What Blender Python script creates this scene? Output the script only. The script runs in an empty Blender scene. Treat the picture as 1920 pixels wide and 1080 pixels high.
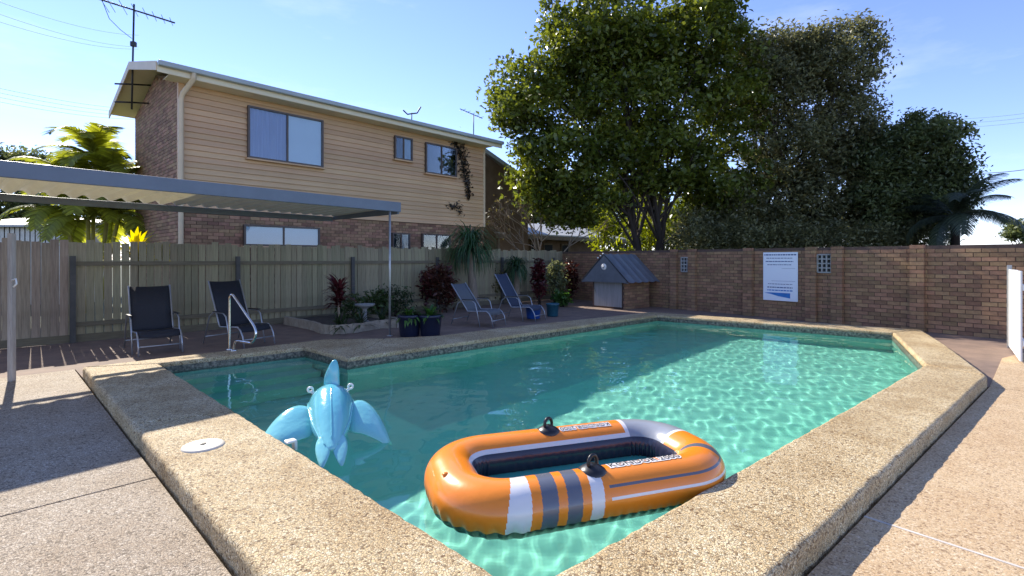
import bpy, bmesh, math, random
import numpy as np
from mathutils import Vector, Matrix
from mathutils.geometry import tessellate_polygon

sc = bpy.context.scene
C = sc.collection
R = math.radians
random.seed(7)
rng = np.random.RandomState(11)

# ------------------------------------------------------------------ camera
F, HZ, H = 960.0, 486.0, 1.5            # focal length and horizon in photo pixels, eye height in metres
cam = bpy.data.objects.new('camera', bpy.data.cameras.new('camera')); C.objects.link(cam)
cam.location = (0, 0, H); cam.rotation_euler = (R(90), 0, 0)
cam.data.sensor_width = 36; cam.data.lens = 36*F/1920; cam.data.shift_y = -(540-HZ)/1920
cam.data.clip_start = .05; cam.data.clip_end = 3000
sc.camera = cam

# ------------------------------------------------------------------ sky and sun
SUN_EL, SUN_AZ = R(36), R(-43)          # azimuth from +Y, clockwise
w = bpy.data.worlds.new('World'); sc.world = w; w.use_nodes = True
nt = w.node_tree
bg = nt.nodes['Background']; bg.inputs[1].default_value = .133
sky = nt.nodes.new('ShaderNodeTexSky'); sky.sky_type = 'NISHITA'; sky.sun_disc = False
sky.sun_elevation = SUN_EL; sky.sun_rotation = SUN_AZ
sky.air_density = .85; sky.dust_density = 0.0; sky.ozone_density = 3.0; sky.altitude = 0
# thin, streaky high cloud over the whole sky
tc = nt.nodes.new('ShaderNodeTexCoord'); mp = nt.nodes.new('ShaderNodeMapping'); mp.inputs['Scale'].default_value = (1.2, 1.2, 4.5)
nz = nt.nodes.new('ShaderNodeTexNoise'); nz.inputs['Scale'].default_value = 2.2; nz.inputs['Detail'].default_value = 7; nz.inputs['Roughness'].default_value = .6
cr = nt.nodes.new('ShaderNodeValToRGB'); cr.color_ramp.elements[0].position = .5; cr.color_ramp.elements[1].position = .85
cr.color_ramp.elements[0].color = (0, 0, 0, 1); cr.color_ramp.elements[1].color = (.35, .35, .35, 1)
mx = nt.nodes.new('ShaderNodeMixRGB'); mx.inputs[2].default_value = (5.5, 5.8, 6.4, 1)
L = nt.links.new
L(tc.outputs['Generated'], mp.inputs[0]); L(mp.outputs[0], nz.inputs[0]); L(nz.outputs[0], cr.inputs[0]); L(cr.outputs[0], mx.inputs[0])
tn = nt.nodes.new('ShaderNodeMixRGB'); tn.blend_type = 'MULTIPLY'; tn.inputs[0].default_value = 1; tn.inputs[2].default_value = (1.04, .955, 1.15, 1)
L(sky.outputs[0], tn.inputs[1]); L(tn.outputs[0], mx.inputs[1]); L(mx.outputs[0], bg.inputs[0])
sl = bpy.data.lights.new('sun', 'SUN'); sl.energy = 4.4; sl.angle = R(.5); sl.color = (1, .93, .82)
so = bpy.data.objects.new('sun', sl); C.objects.link(so)
sdir = Vector((math.sin(SUN_AZ)*math.cos(SUN_EL), math.cos(SUN_AZ)*math.cos(SUN_EL), math.sin(SUN_EL)))
so.rotation_euler = (-sdir).to_track_quat('-Z', 'Y').to_euler(); so.location = sdir*40
sl.cycles.is_caustics_light = True
vs = sc.view_settings
vs.view_transform = 'Standard'; vs.look = 'None'; vs.gamma = 1; vs.use_curve_mapping = False; vs.exposure = .95
sc.cycles.use_denoising = True
sc.cycles.max_bounces = 10; sc.cycles.transparent_max_bounces = 24
sc.cycles.sample_clamp_indirect = 6

# ------------------------------------------------------------------ helpers
def G(px, py, z=0.0):
    Y = F*(H-z)/(py-HZ); return Vector(((px-960)/F*Y, Y, z))
def P(px, py, Y):
    return Vector(((px-960)/F*Y, Y, H+(HZ-py)/F*Y))

def world_basis(o):
    m = o.matrix_basis.copy(); p = o.parent
    while p: m = p.matrix_basis @ m; p = p.parent
    return m

def tag(o, label=None, cat=None, group=None, kind=None):
    if label: o['label'] = label
    if cat: o['category'] = cat
    if group: o['group'] = group
    if kind: o['kind'] = kind
    return o

def thing(name, label, cat, loc=(0, 0, 0), rz=0, group=None):
    o = bpy.data.objects.new(name, None); C.objects.link(o); o.empty_display_size = .2
    o.location = loc; o.rotation_euler = (0, 0, rz)
    return tag(o, label, cat, group)

def copy_tree(o, parent=None):
    c = o.copy(); C.objects.link(c); c.parent = parent
    for ch in o.children: copy_tree(ch, c)
    return c

def obj_copy(o, parent, m=None):
    c = o.copy(); C.objects.link(c); c.parent = parent
    if m is not None: c.matrix_basis = m
    return c

def frame_of(d):
    d = Vector(d).normalized()
    a = Vector((0, 0, 1)) if abs(d.z) < .9 else Vector((1, 0, 0))
    u = d.cross(a).normalized(); return u, u.cross(d).normalized()

class MB:
    """collects shapes for one mesh object"""
    def __init__(s): s.v = []; s.f = []; s.mi = []; s.sm = []
    def add(s, v, f, mi=0, sm=False):
        b = len(s.v); s.v += [tuple(p) for p in v]
        for q in f: s.f.append(tuple(b+i for i in q)); s.mi.append(mi); s.sm.append(sm)
        return s
    def box(s, c, d, m=None, mi=0):
        hx, hy, hz = d[0]/2, d[1]/2, d[2]/2
        v = [Vector((c[0]+x*hx, c[1]+y*hy, c[2]+z*hz)) for z in (-1, 1) for y in (-1, 1) for x in (-1, 1)]
        if m is not None: v = [m @ p for p in v]
        return s.add(v, [(0, 2, 3, 1), (4, 5, 7, 6), (0, 1, 5, 4), (2, 6, 7, 3), (0, 4, 6, 2), (1, 3, 7, 5)], mi)
    def box2(s, a, b, mi=0):
        return s.box([(a[i]+b[i])/2 for i in range(3)], [abs(b[i]-a[i]) for i in range(3)], mi=mi)
    def beam(s, p, q, wd, ht, mi=0):
        p, q = Vector(p), Vector(q); d = (q-p); u, n = frame_of(d)
        v = []
        for e in (p, q):
            for a, b in ((-1, -1), (1, -1), (1, 1), (-1, 1)): v.append(e+u*a*wd/2+n*b*ht/2)
        return s.add(v, [(3, 2, 1, 0), (4, 5, 6, 7), (0, 1, 5, 4), (1, 2, 6, 5), (2, 3, 7, 6), (3, 0, 4, 7)], mi)
    def tube(s, pts, r, n=8, mi=0, cap=True):
        pts = [Vector(p) for p in pts]; k = len(pts)
        rr = r if hasattr(r, '__len__') else [r]*k
        v = []; u = None
        for i, p in enumerate(pts):
            d = (pts[min(i+1, k-1)]-pts[max(i-1, 0)]).normalized()
            if u is None: u, _ = frame_of(d)
            u = (u-d*u.dot(d))
            u = u.normalized() if u.length > 1e-6 else frame_of(d)[0]
            w_ = d.cross(u)
            for j in range(n):
                a = 2*math.pi*j/n; v.append(p+(u*math.cos(a)+w_*math.sin(a))*rr[i])
        f = [(i*n+j, i*n+(j+1) % n, (i+1)*n+(j+1) % n, (i+1)*n+j) for i in range(k-1) for j in range(n)]
        s.add(v, f, mi, True)
        if cap:
            b = len(s.v)-len(v)
            s.f.append(tuple(b+j for j in reversed(range(n)))); s.mi.append(mi); s.sm.append(False)
            s.f.append(tuple(b+(k-1)*n+j for j in range(n))); s.mi.append(mi); s.sm.append(False)
        return s
    def lathe(s, prof, c=(0, 0, 0), n=24, mi=0, sm=True):
        v = [(c[0]+r*math.cos(2*math.pi*j/n), c[1]+r*math.sin(2*math.pi*j/n), c[2]+z) for r, z in prof for j in range(n)]
        f = [(i*n+j, i*n+(j+1) % n, (i+1)*n+(j+1) % n, (i+1)*n+j) for i in range(len(prof)-1) for j in range(n)]
        return s.add(v, f, mi, sm)
    def prism(s, poly, z0, z1, mi=0):
        n = len(poly); v = [(p[0], p[1], z0) for p in poly]+[(p[0], p[1], z1) for p in poly]
        ar = sum(poly[i][0]*poly[(i+1) % n][1]-poly[(i+1) % n][0]*poly[i][1] for i in range(n))
        f = [tuple(range(n-1, -1, -1)), tuple(range(n, 2*n))]+[(i, (i+1) % n, n+(i+1) % n, n+i) for i in range(n)]
        if ar < 0: f = [tuple(reversed(q)) for q in f]
        return s.add(v, f, mi)
    def loft(s, rings, mi=0, sm=True, cap=True):
        n = len(rings[0]); b0 = len(s.v)
        s.add([p for r in rings for p in r], [(i*n+j, i*n+(j+1) % n, (i+1)*n+(j+1) % n, (i+1)*n+j) for i in range(len(rings)-1) for j in range(n)], mi, sm)
        if cap:
            s.f.append(tuple(b0+j for j in reversed(range(n)))); s.mi.append(mi); s.sm.append(sm)
            s.f.append(tuple(b0+(len(rings)-1)*n+j for j in range(n))); s.mi.append(mi); s.sm.append(sm)
        return s
    def build(s, name, mat, parent=None, world=False, bevel=0, seg=2):
        v = s.v
        if parent is not None and world:
            im = world_basis(parent).inverted(); v = [tuple(im @ Vector(p)) for p in v]
        me = bpy.data.meshes.new(name); me.from_pydata(v, [], s.f)
        for m in (mat if isinstance(mat, (list, tuple)) else [mat]): me.materials.append(m)
        me.polygons.foreach_set('material_index', s.mi); me.polygons.foreach_set('use_smooth', s.sm); me.update()
        o = bpy.data.objects.new(name, me); C.objects.link(o); o.parent = parent
        if bevel:
            b = o.modifiers.new('bevel', 'BEVEL'); b.width = bevel; b.segments = seg; b.limit_method = 'ANGLE'; b.angle_limit = R(40)
        return o

def raw(name, V, Fc, mat, parent=None, smooth=False):
    """numpy quads to one object"""
    me = bpy.data.meshes.new(name)
    V = np.asarray(V, np.float32).reshape(-1, 3); Fc = np.asarray(Fc, np.int32)
    me.vertices.add(len(V)); me.vertices.foreach_set('co', V.ravel())
    k = Fc.shape[1]
    me.loops.add(Fc.size); me.loops.foreach_set('vertex_index', Fc.ravel())
    me.polygons.add(len(Fc)); me.polygons.foreach_set('loop_start', np.arange(0, Fc.size, k, dtype=np.int32))
    me.polygons.foreach_set('loop_total', np.full(len(Fc), k, np.int32))
    if smooth: me.polygons.foreach_set('use_smooth', np.ones(len(Fc), bool))
    me.materials.append(mat); me.update(calc_edges=True); me.validate()
    o = bpy.data.objects.new(name, me); C.objects.link(o); o.parent = parent
    return o

# ------------------------------------------------------------------ materials
def mat(name, col, rough=.7, col2=None, scale=6, detail=5, bump=0, bscale=None, metal=0, rnd=0, coat=0, spec=.5, stretch=None, sharp=(.3, .7), trans=0, extra=None):
    """principled surface: two-tone noise, optional per-piece tone change (rnd) and bump"""
    m = bpy.data.materials.new(name); m.use_nodes = True; t = m.node_tree; N = t.nodes; K = t.links.new
    b = N['Principled BSDF']
    b.inputs['Roughness'].default_value = rough; b.inputs['Metallic'].default_value = metal
    b.inputs['Specular IOR Level'].default_value = spec; b.inputs['Coat Weight'].default_value = coat
    if trans: b.inputs['Subsurface Weight'].default_value = 0
    co = N.new('ShaderNodeTexCoord'); mp = N.new('ShaderNodeMapping'); K(co.outputs['Object'], mp.inputs[0])
    if stretch: mp.inputs['Scale'].default_value = stretch
    nz = N.new('ShaderNodeTexNoise'); nz.inputs['Scale'].default_value = scale; nz.inputs['Detail'].default_value = detail
    nz.inputs['Roughness'].default_value = .62
    K(mp.outputs[0], nz.inputs[0])
    rp = N.new('ShaderNodeValToRGB'); e = rp.color_ramp.elements
    e[0].position, e[1].position = sharp
    c2 = col2 or tuple(c*.72 for c in col)
    e[0].color = (*c2, 1); e[1].color = (*col, 1)
    K(nz.outputs[0], rp.inputs[0]); out = rp.outputs[0]
    if rnd:
        oi = N.new('ShaderNodeObjectInfo'); gi = N.new('ShaderNodeNewGeometry')
        ad = N.new('ShaderNodeMath'); ad.operation = 'ADD'; K(oi.outputs['Random'], ad.inputs[0]); K(gi.outputs['Random Per Island'], ad.inputs[1])
        fr = N.new('ShaderNodeMath'); fr.operation = 'FRACT'; K(ad.outputs[0], fr.inputs[0])
        mr = N.new('ShaderNodeMapRange'); mr.inputs[3].default_value = 1-rnd; mr.inputs[4].default_value = 1+rnd*.8; K(fr.outputs[0], mr.inputs[0])
        hs = N.new('ShaderNodeHueSaturation'); K(mr.outputs[0], hs.inputs['Value']); K(out, hs.inputs['Color'])
        hm = N.new('ShaderNodeMapRange'); hm.inputs[3].default_value = .5-rnd*.05; hm.inputs[4].default_value = .5+rnd*.05
        f2 = N.new('ShaderNodeMath'); f2.operation = 'MULTIPLY'; f2.inputs[1].default_value = 7.31; K(fr.outputs[0], f2.inputs[0])
        f3 = N.new('ShaderNodeMath'); f3.operation = 'FRACT'; K(f2.outputs[0], f3.inputs[0]); K(f3.outputs[0], hm.inputs[0]); K(hm.outputs[0], hs.inputs['Hue'])
        out = hs.outputs[0]
    K(out, b.inputs['Base Color'])
    if bump:
        n2 = N.new('ShaderNodeTexNoise'); n2.inputs['Scale'].default_value = bscale or scale*4; n2.inputs['Detail'].default_value = 4; K(mp.outputs[0], n2.inputs[0])
        bp = N.new('ShaderNodeBump'); bp.inputs['Strength'].default_value = bump; bp.inputs['Distance'].default_value = .01
        K(n2.outputs[0], bp.inputs['Height']); K(bp.outputs[0], b.inputs['Normal'])
    return m

def aggregate(name, base, pale, dark, scale=75, stain=(.68, .6, .5), gap=.5):
    """exposed-aggregate concrete: pebbles of different tone in a darker matrix, stains"""
    m = bpy.data.materials.new(name); m.use_nodes = True; t = m.node_tree; N = t.nodes; K = t.links.new
    b = N['Principled BSDF']; b.inputs['Roughness'].default_value = .75; b.inputs['Specular IOR Level'].default_value = .3
    co = N.new('ShaderNodeTexCoord')
    wob = N.new('ShaderNodeTexNoise'); wob.inputs['Scale'].default_value = 40; K(co.outputs['Object'], wob.inputs[0])
    mixv = N.new('ShaderNodeMixRGB'); mixv.blend_type = 'ADD'; mixv.inputs[0].default_value = .016; K(co.outputs['Object'], mixv.inputs[1]); K(wob.outputs['Color'], mixv.inputs[2])
    vo = N.new('ShaderNodeTexVoronoi'); vo.inputs['Scale'].default_value = scale; K(mixv.outputs[0], vo.inputs['Vector'])
    rp = N.new('ShaderNodeValToRGB'); e = rp.color_ramp.elements
    e[0].position = 0; e[0].color = (*dark, 1); e[1].position = 1; e[1].color = (*pale, 1)
    x = e.new(.22); x.color = (*base, 1); x = e.new(.6); x.color = (*[c*.9 for c in base], 1)
    sp = N.new('ShaderNodeSeparateColor'); K(vo.outputs['Color'], sp.inputs[0]); K(sp.outputs[0], rp.inputs[0])
    v2 = N.new('ShaderNodeTexVoronoi'); v2.feature = 'DISTANCE_TO_EDGE'; v2.inputs['Scale'].default_value = scale; K(mixv.outputs[0], v2.inputs['Vector'])
    r2 = N.new('ShaderNodeValToRGB'); r2.color_ramp.elements[0].position = .02; r2.color_ramp.elements[1].position = .16
    r2.color_ramp.elements[0].color = (gap, gap, gap, 1); K(v2.outputs['Distance'], r2.inputs[0])
    m1 = N.new('ShaderNodeMixRGB'); m1.blend_type = 'MULTIPLY'; m1.inputs[0].default_value = 1; K(rp.outputs[0], m1.inputs[1]); K(r2.outputs[0], m1.inputs[2])
    st = N.new('ShaderNodeTexNoise'); st.inputs['Scale'].default_value = 1.6; st.inputs['Detail'].default_value = 8; st.inputs['Roughness'].default_value = .7; K(co.outputs['Object'], st.inputs[0])
    r3 = N.new('ShaderNodeValToRGB'); r3.color_ramp.elements[0].position = .34; r3.color_ramp.elements[1].position = .62; r3.color_ramp.elements[0].color = (*stain, 1); r3.color_ramp.elements[1].color = (1, 1, 1, 1); K(st.outputs[0], r3.inputs[0])
    m2 = N.new('ShaderNodeMixRGB'); m2.blend_type = 'MULTIPLY'; m2.inputs[0].default_value = 1; K(m1.outputs[0], m2.inputs[1]); K(r3.outputs[0], m2.inputs[2])
    # scattered dark chips
    v3 = N.new('ShaderNodeTexVoronoi'); v3.inputs['Scale'].default_value = scale*.45; K(mixv.outputs[0], v3.inputs['Vector'])
    r4 = N.new('ShaderNodeValToRGB'); r4.color_ramp.elements[0].position = .1; r4.color_ramp.elements[1].position = .2; r4.color_ramp.elements[0].color = (.3, .25, .2, 1); r4.color_ramp.elements[1].color = (1, 1, 1, 1); K(v3.outputs['Distance'], r4.inputs[0])
    m3 = N.new('ShaderNodeMixRGB'); m3.blend_type = 'MULTIPLY'; m3.inputs[0].default_value = .8; K(m2.outputs[0], m3.inputs[1]); K(r4.outputs[0], m3.inputs[2])
    K(m3.outputs[0], b.inputs['Base Color'])
    bp = N.new('ShaderNodeBump'); bp.inputs['Strength'].default_value = .55; bp.inputs['Distance'].default_value = .006
    K(r2.outputs[0], bp.inputs['Height']); K(bp.outputs[0], b.inputs['Normal'])
    return m

def leaf_mat(name, col, rnd=.35, tr=.45, rough=.42, hue=.03, noise=.5):
    m = bpy.data.materials.new(name); m.use_nodes = True; t = m.node_tree; N = t.nodes; K = t.links.new
    b = N['Principled BSDF']; b.inputs['Roughness'].default_value = rough; b.inputs['Specular IOR Level'].default_value = .45
    gi = N.new('ShaderNodeNewGeometry'); mr = N.new('ShaderNodeMapRange'); mr.inputs[3].default_value = 1-rnd; mr.inputs[4].default_value = 1+rnd; K(gi.outputs['Random Per Island'], mr.inputs[0])
    hm = N.new('ShaderNodeMapRange'); hm.inputs[3].default_value = .5+hue; hm.inputs[4].default_value = .5-hue
    co = N.new('ShaderNodeTexCoord'); nz = N.new('ShaderNodeTexNoise'); nz.inputs['Scale'].default_value = .9; nz.inputs['Detail'].default_value = 3; K(co.outputs['Object'], nz.inputs[0])
    K(nz.outputs[0], hm.inputs[0])
    mv = N.new('ShaderNodeMapRange'); mv.inputs[1].default_value = .3; mv.inputs[2].default_value = .7; mv.inputs[3].default_value = 1-noise; mv.inputs[4].default_value = 1+noise; K(nz.outputs[0], mv.inputs[0])
    mu = N.new('ShaderNodeMath'); mu.operation = 'MULTIPLY'; K(mr.outputs[0], mu.inputs[0]); K(mv.outputs[0], mu.inputs[1])
    hs = N.new('ShaderNodeHueSaturation'); hs.inputs['Color'].default_value = (*col, 1); K(mu.outputs[0], hs.inputs['Value']); K(hm.outputs[0], hs.inputs['Hue'])
    K(hs.outputs[0], b.inputs['Base Color'])
    tl = N.new('ShaderNodeBsdfTranslucent'); h2 = N.new('ShaderNodeHueSaturation'); h2.inputs['Saturation'].default_value = 1.15; h2.inputs['Value'].default_value = 1.6; h2.inputs['Hue'].default_value = .485
    K(hs.outputs[0], h2.inputs['Color']); K(h2.outputs[0], tl.inputs[0])
    mx = N.new('ShaderNodeMixShader'); mx.inputs[0].default_value = tr; K(b.outputs[0], mx.inputs[1]); K(tl.outputs[0], mx.inputs[2])
    K(mx.outputs[0], N['Material Output'].inputs[0])
    return m

def glass_mat(name, tint=(.9, .95, .97), refl=1.0):
    m = bpy.data.materials.new(name); m.use_nodes = True; t = m.node_tree; N = t.nodes; K = t.links.new
    N.remove(N['Principled BSDF'])
    tr = N.new('ShaderNodeBsdfTransparent'); tr.inputs[0].default_value = (*tint, 1)
    gl = N.new('ShaderNodeBsdfGlossy'); gl.inputs['Roughness'].default_value = .03
    fr = N.new('ShaderNodeFresnel'); fr.inputs[0].default_value = 1.52
    mx = N.new('ShaderNodeMixShader'); K(fr.outputs[0], mx.inputs[0]); K(tr.outputs[0], mx.inputs[1]); K(gl.outputs[0], mx.inputs[2]); K(mx.outputs[0], N['Material Output'].inputs[0])
    return m

M = {}
M['coping'] = aggregate('coping_aggregate', (.78, .6, .335), (.86, .74, .5), (.22, .13, .06), scale=80, gap=.38)
M['slab_l'] = aggregate('slab_grey_aggregate', (.5, .4, .285), (.63, .54, .42), (.16, .12, .08), scale=85, stain=(.8, .74, .66), gap=.42)
M['slab_r'] = aggregate('slab_tan_aggregate', (.66, .48, .28), (.76, .6, .4), (.28, .18, .1), scale=95, stain=(.86, .8, .74), gap=.7)
M['paving'] = mat('brown_paving', (.26, .175, .125), .85, (.16, .11, .082), scale=3, bump=.3, bscale=60)
M['soil'] = mat('soil', (.09, .065, .045), .95, (.04, .03, .022), scale=9, bump=.6)
M['grass'] = mat('ground_grass', (.07, .085, .03), .95, (.045, .05, .022), scale=2)
M['groutw'] = mat('pale_grout', (.68, .62, .54), .9)
M['plaster'] = mat('pool_plaster', (.34, .68, .56), .7, (.28, .62, .51), scale=2.5, detail=6)
M['brick'] = mat('red_brown_brick', (.34, .205, .112), .9, (.24, .14, .078), scale=14, bump=.25, bscale=120, rnd=.28)
M['brick_h'] = mat('house_brick', (.38, .225, .13), .9, (.26, .15, .09), scale=14, bump=.2, bscale=120, rnd=.35)
M['mortar'] = mat('mortar', (.13, .085, .065), .95, (.09, .06, .048), scale=12)
M['mortar_h'] = mat('house_mortar', (.21, .15, .105), .95, (.15, .105, .075), scale=12)
M['board'] = mat('tan_weatherboard', (.63, .415, .225), .6, (.53, .34, .18), scale=2.6, rnd=.11, stretch=(.4, 1, 4))
M['trim'] = mat('cream_trim', (.7, .56, .36), .55, (.62, .49, .31), scale=3)
M['soffit'] = mat('cream_soffit', (.78, .7, .5), .7, (.72, .64, .45), scale=3)
M['gutter'] = mat('grey_green_gutter', (.38, .43, .42), .4, (.33, .37, .37), scale=2)
M['roof'] = mat('grey_metal_roof', (.4, .44, .44), .45, (.34, .38, .39), scale=2, metal=.2)
M['alu'] = mat('dark_window_frame', (.1, .075, .06), .45)
M['pane'] = glass_mat('window_glass')
M['curtain'] = mat('blue_grey_curtain', (.42, .44, .62), .9, (.33, .35, .52), scale=3, stretch=(12, 1, .3))
M['blind'] = mat('pale_blind', (.72, .78, .86), .8, (.68, .74, .82), scale=2)
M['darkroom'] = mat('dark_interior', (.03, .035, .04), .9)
M['midblind'] = mat('grey_blue_blind', (.25, .32, .38), .8)
M['paling'] = mat('weathered_paling', (.35, .31, .19), .9, (.21, .18, .105), scale=5, stretch=(9, 9, .5), bump=.3, bscale=22, rnd=.22)
M['paling_b'] = mat('brown_paling', (.4, .32, .23), .9, (.21, .16, .11), scale=5, stretch=(9, 9, .5), bump=.3, bscale=22, rnd=.2)
M['rail'] = mat('fence_rail', (.2, .17, .11), .9, (.13, .11, .07), scale=6, stretch=(.5, 6, 6))
M['post_dk'] = mat('dark_fence_post', (.1, .095, .085), .8, (.06, .06, .055), scale=6)
M['beam'] = mat('blue_grey_beam', (.15, .18, .225), .45, (.125, .15, .19), scale=3)
M['sheet'] = mat('cream_roof_sheet', (.74, .7, .55), .35, (.6, .56, .43), scale=1.6, metal=.15)
t = M['sheet'].node_tree; tl_ = t.nodes.new('ShaderNodeBsdfTranslucent'); tl_.inputs[0].default_value = (.7, .62, .38, 1); mx_ = t.nodes.new('ShaderNodeMixShader'); mx_.inputs[0].default_value = .16
t.links.new(t.nodes['Principled BSDF'].outputs[0], mx_.inputs[1]); t.links.new(tl_.outputs[0], mx_.inputs[2]); t.links.new(mx_.outputs[0], t.nodes['Material Output'].inputs[0])
M['galv'] = mat('galvanised_steel', (.5, .5, .48), .4, (.36, .36, .35), scale=9, metal=.7)
M['steel'] = mat('stainless_steel', (.75, .75, .73), .16, (.62, .62, .6), scale=10, metal=1)
M['wpost'] = mat('weathered_timber_post', (.46, .42, .36), .85, (.28, .25, .21), scale=6, stretch=(8, 8, .6), bump=.3)
M['black'] = mat('black_plastic', (.015, .015, .017), .35)
M['antenna'] = mat('antenna_metal', (.05, .05, .055), .5, metal=.4)
M['sling'] = mat('black_sling', (.018, .02, .028), .75, (.012, .013, .018), scale=60)
M['sling_g'] = mat('grey_sling', (.12, .13, .14), .75, (.09, .1, .11), scale=60)
M['sling_b'] = mat('slate_sling', (.04, .055, .09), .75, (.03, .04, .07), scale=60)
M['chairframe'] = mat('chair_frame', (.42, .44, .46), .35, (.33, .34, .36), scale=9, metal=.6)
M['tub'] = mat('dark_blue_tub', (.016, .022, .05), .3, (.012, .016, .035), scale=5)
M['blue'] = mat('blue_plastic', (.02, .09, .36), .4, (.015, .07, .29), scale=5)
M['teal'] = mat('teal_plastic', (.015, .09, .13), .4, (.012, .07, .1), scale=5)
M['stone'] = mat('pale_edging', (.42, .36, .27), .9, (.27, .22, .16), scale=8, bump=.4)
M['terr'] = mat('grey_birdbath', (.3, .3, .28), .9, (.2, .2, .19), scale=8, bump=.3)
M['shedroof'] = mat('slate_blue_metal', (.2, .22, .245), .45, (.14, .155, .18), scale=3, metal=.3)
M['sheddoor'] = mat('grey_door', (.3, .31, .32), .6, (.2, .21, .215), scale=3, stretch=(9, 9, .6))
M['white'] = mat('white_plastic', (.82, .82, .8), .4, (.74, .74, .71), scale=4)
M['lid'] = mat('white_skimmer_lid', (.68, .62, .51), .6, (.52, .46, .36), scale=7)
M['signw'] = mat('white_sign_board', (.8, .86, .93), .35, (.77, .83, .91), scale=2)
M['signb'] = mat('blue_sign_print', (.03, .22, .62), .4)
M['signd'] = mat('navy_sign_print', (.05, .1, .26), .5)
M['block'] = mat('grey_breeze_block', (.38, .39, .37), .9, (.26, .27, .26), scale=9)
M['fibro'] = mat('brown_fibro', (.2, .13, .08), .8, (.14, .09, .055), scale=3)
M['tin'] = mat('pale_tin', (.5, .51, .5), .5, (.36, .37, .36), scale=4, metal=.1)
M['timber'] = mat('grey_timber', (.25, .2, .15), .85, (.16, .13, .1), scale=5)
M['bark'] = mat('dark_bark', (.05, .038, .028), .95, (.03, .022, .017), scale=9, bump=.8, stretch=(3, 3, .7))
M['bark_p'] = mat('pale_bark', (.3, .24, .17), .9, (.18, .14, .1), scale=9, bump=.5, stretch=(3, 3, .7))
M['wire'] = mat('wire_black', (.03, .03, .035), .6)

# ------------------------------------------------------------------ pool outline (metres, coping top plane)
CT = .13                               # coping top
WL = .0                                # water level
I_ = [G(981, 1107, CT), G(1735, 683, CT), G(1674, 623, CT), G(1232, 590.5, CT), G(652, 671, CT), G(573, 650.5, CT), G(298, 681, CT)]
O_ = [Vector((-.06, 1.21, 0)), G(1851, 704, CT), G(1774, 647, CT), G(1727, 618, CT), G(1219, 585, CT), G(927, 616, CT),
      G(824, 629, CT), G(721, 634, CT), G(608, 636, CT), G(540, 644, CT), G(155, 688, CT)]
I2 = [(p.x, p.y) for p in I_]; O2 = [(p.x, p.y) for p in O_]

def holed(name, outer, holes, z, m, parent=None):
    polys = [[Vector((x, y, 0)) for x, y in outer]]+[[Vector((x, y, 0)) for x, y in h] for h in holes]
    tri = tessellate_polygon(polys); v = [(p.x, p.y, z) for q in polys for p in q]
    b = MB(); 
    for t in tri:
        a, c, d = [Vector(v[i]) for i in t]
        b.f.append(tuple(t) if (c-a).cross(d-a).z > 0 else tuple(reversed(t))); b.mi.append(0); b.sm.append(False)
    b.v = v
    return b.build(name, m, parent)

ground = tag(holed('ground', [(-900, -400), (900, -400), (900, 1500), (-900, 1500)], [O2], -.05, M['grass']), kind='structure')

# --- paved yard behind and beside the pool
FA, FU = G(135, 642), Vector((.685, .728, 0)).normalized()       # timber fence base line
B0, B1 = Vector((9.23, 9.6, 0)), Vector((1.9, 19.75, 0))         # brick wall base line
fa0 = FA-FU*3.2
yard = [O2[10], O2[9], O2[8], O2[7], O2[6], O2[5], O2[4], O2[3], O2[2], O2[1], (5.78, 5.87), (9.9, 9.2), (B0.x, B0.y), (B1.x, B1.y), (fa0.x, fa0.y), (-12.6, 4.4), (-9.1, 1.2), (-5.95, 6.98)]
yb = MB(); yb.prism(yard, -.045, -.004); tag(yb.build('paving', M['paving']), kind='structure')

# --- near deck: exposed-aggregate slabs with open joints
deck = thing('deck', None, None); tag(deck, kind='structure')
def shrink(poly, g=.007):
    n = len(poly); c = []
    A = sum(poly[i][0]*poly[(i+1) % n][1]-poly[(i+1) % n][0]*poly[i][1] for i in range(n)); sg = 1 if A > 0 else -1
    for i in range(n):
        p0, p1, p2 = Vector(poly[i-1]), Vector(poly[i]), Vector(poly[(i+1) % n])
        d1, d2 = (p1-p0).normalized(), (p2-p1).normalized()
        n1, n2 = Vector((-d1.y, d1.x))*sg, Vector((-d2.y, d2.x))*sg
        b = (n1+n2); b = b/max(b.dot(n1), .2)
        c.append(tuple(p1+b*g))
    return c
o0 = Vector(O2[0]); o10 = Vector(O2[10]); o1 = Vector(O2[1])
dl = (o10-o0).normalized(); nl = Vector((-dl.y, dl.x)); nl = nl if nl.x < 0 else -nl
dr = (o1-o0).normalized(); nr = Vector((dr.y, -dr.x))
sl1 = (Vector(G(310, 890).xy)-o0).dot(dl); sr1 = (Vector(G(1650, 978).xy)-o0).dot(dr); sr2 = (o1-o0).length+.02
def strip(o, d, n, a, b, gap, far=7.0):
    return [tuple(o+d*a+n*gap), tuple(o+d*b+n*gap), tuple(o+d*b+n*far), tuple(o+d*a+n*far)]
nm = Vector((-.06, -7.5))
slabs = [([tuple(o0+nl*.012), tuple(o0+dl*sl1+nl*.012), tuple(o0+dl*sl1+nl*7), tuple(nm)], 'slab_l'),
         (strip(o0, dl, nl, sl1, (o10-o0).length+.68, .012, 5.1), 'slab_l'),
         ([tuple(nm+Vector((.001, 0))), tuple(o0+dr*sr1+nr*7), tuple(o0+dr*sr1+nr*.012), tuple(o0+nr*.012)], 'slab_r'),
         (strip(o0, dr, nr, sr1, sr2, .012, 7), 'slab_r'),
         ([tuple(o1+dr*.03+nr*.012), tuple(o1+dr*.03+nr*7), (11.5, 6.4), (9.9, 9.2), tuple(Vector(O2[2])+Vector((.5, -.4)))], 'slab_r')]
for poly, m in slabs:
    b = MB(); b.prism(shrink(poly), -.045, .0 if m == 'slab_l' else .001); b.build('slab', M[m], deck, bevel=.004)
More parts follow.
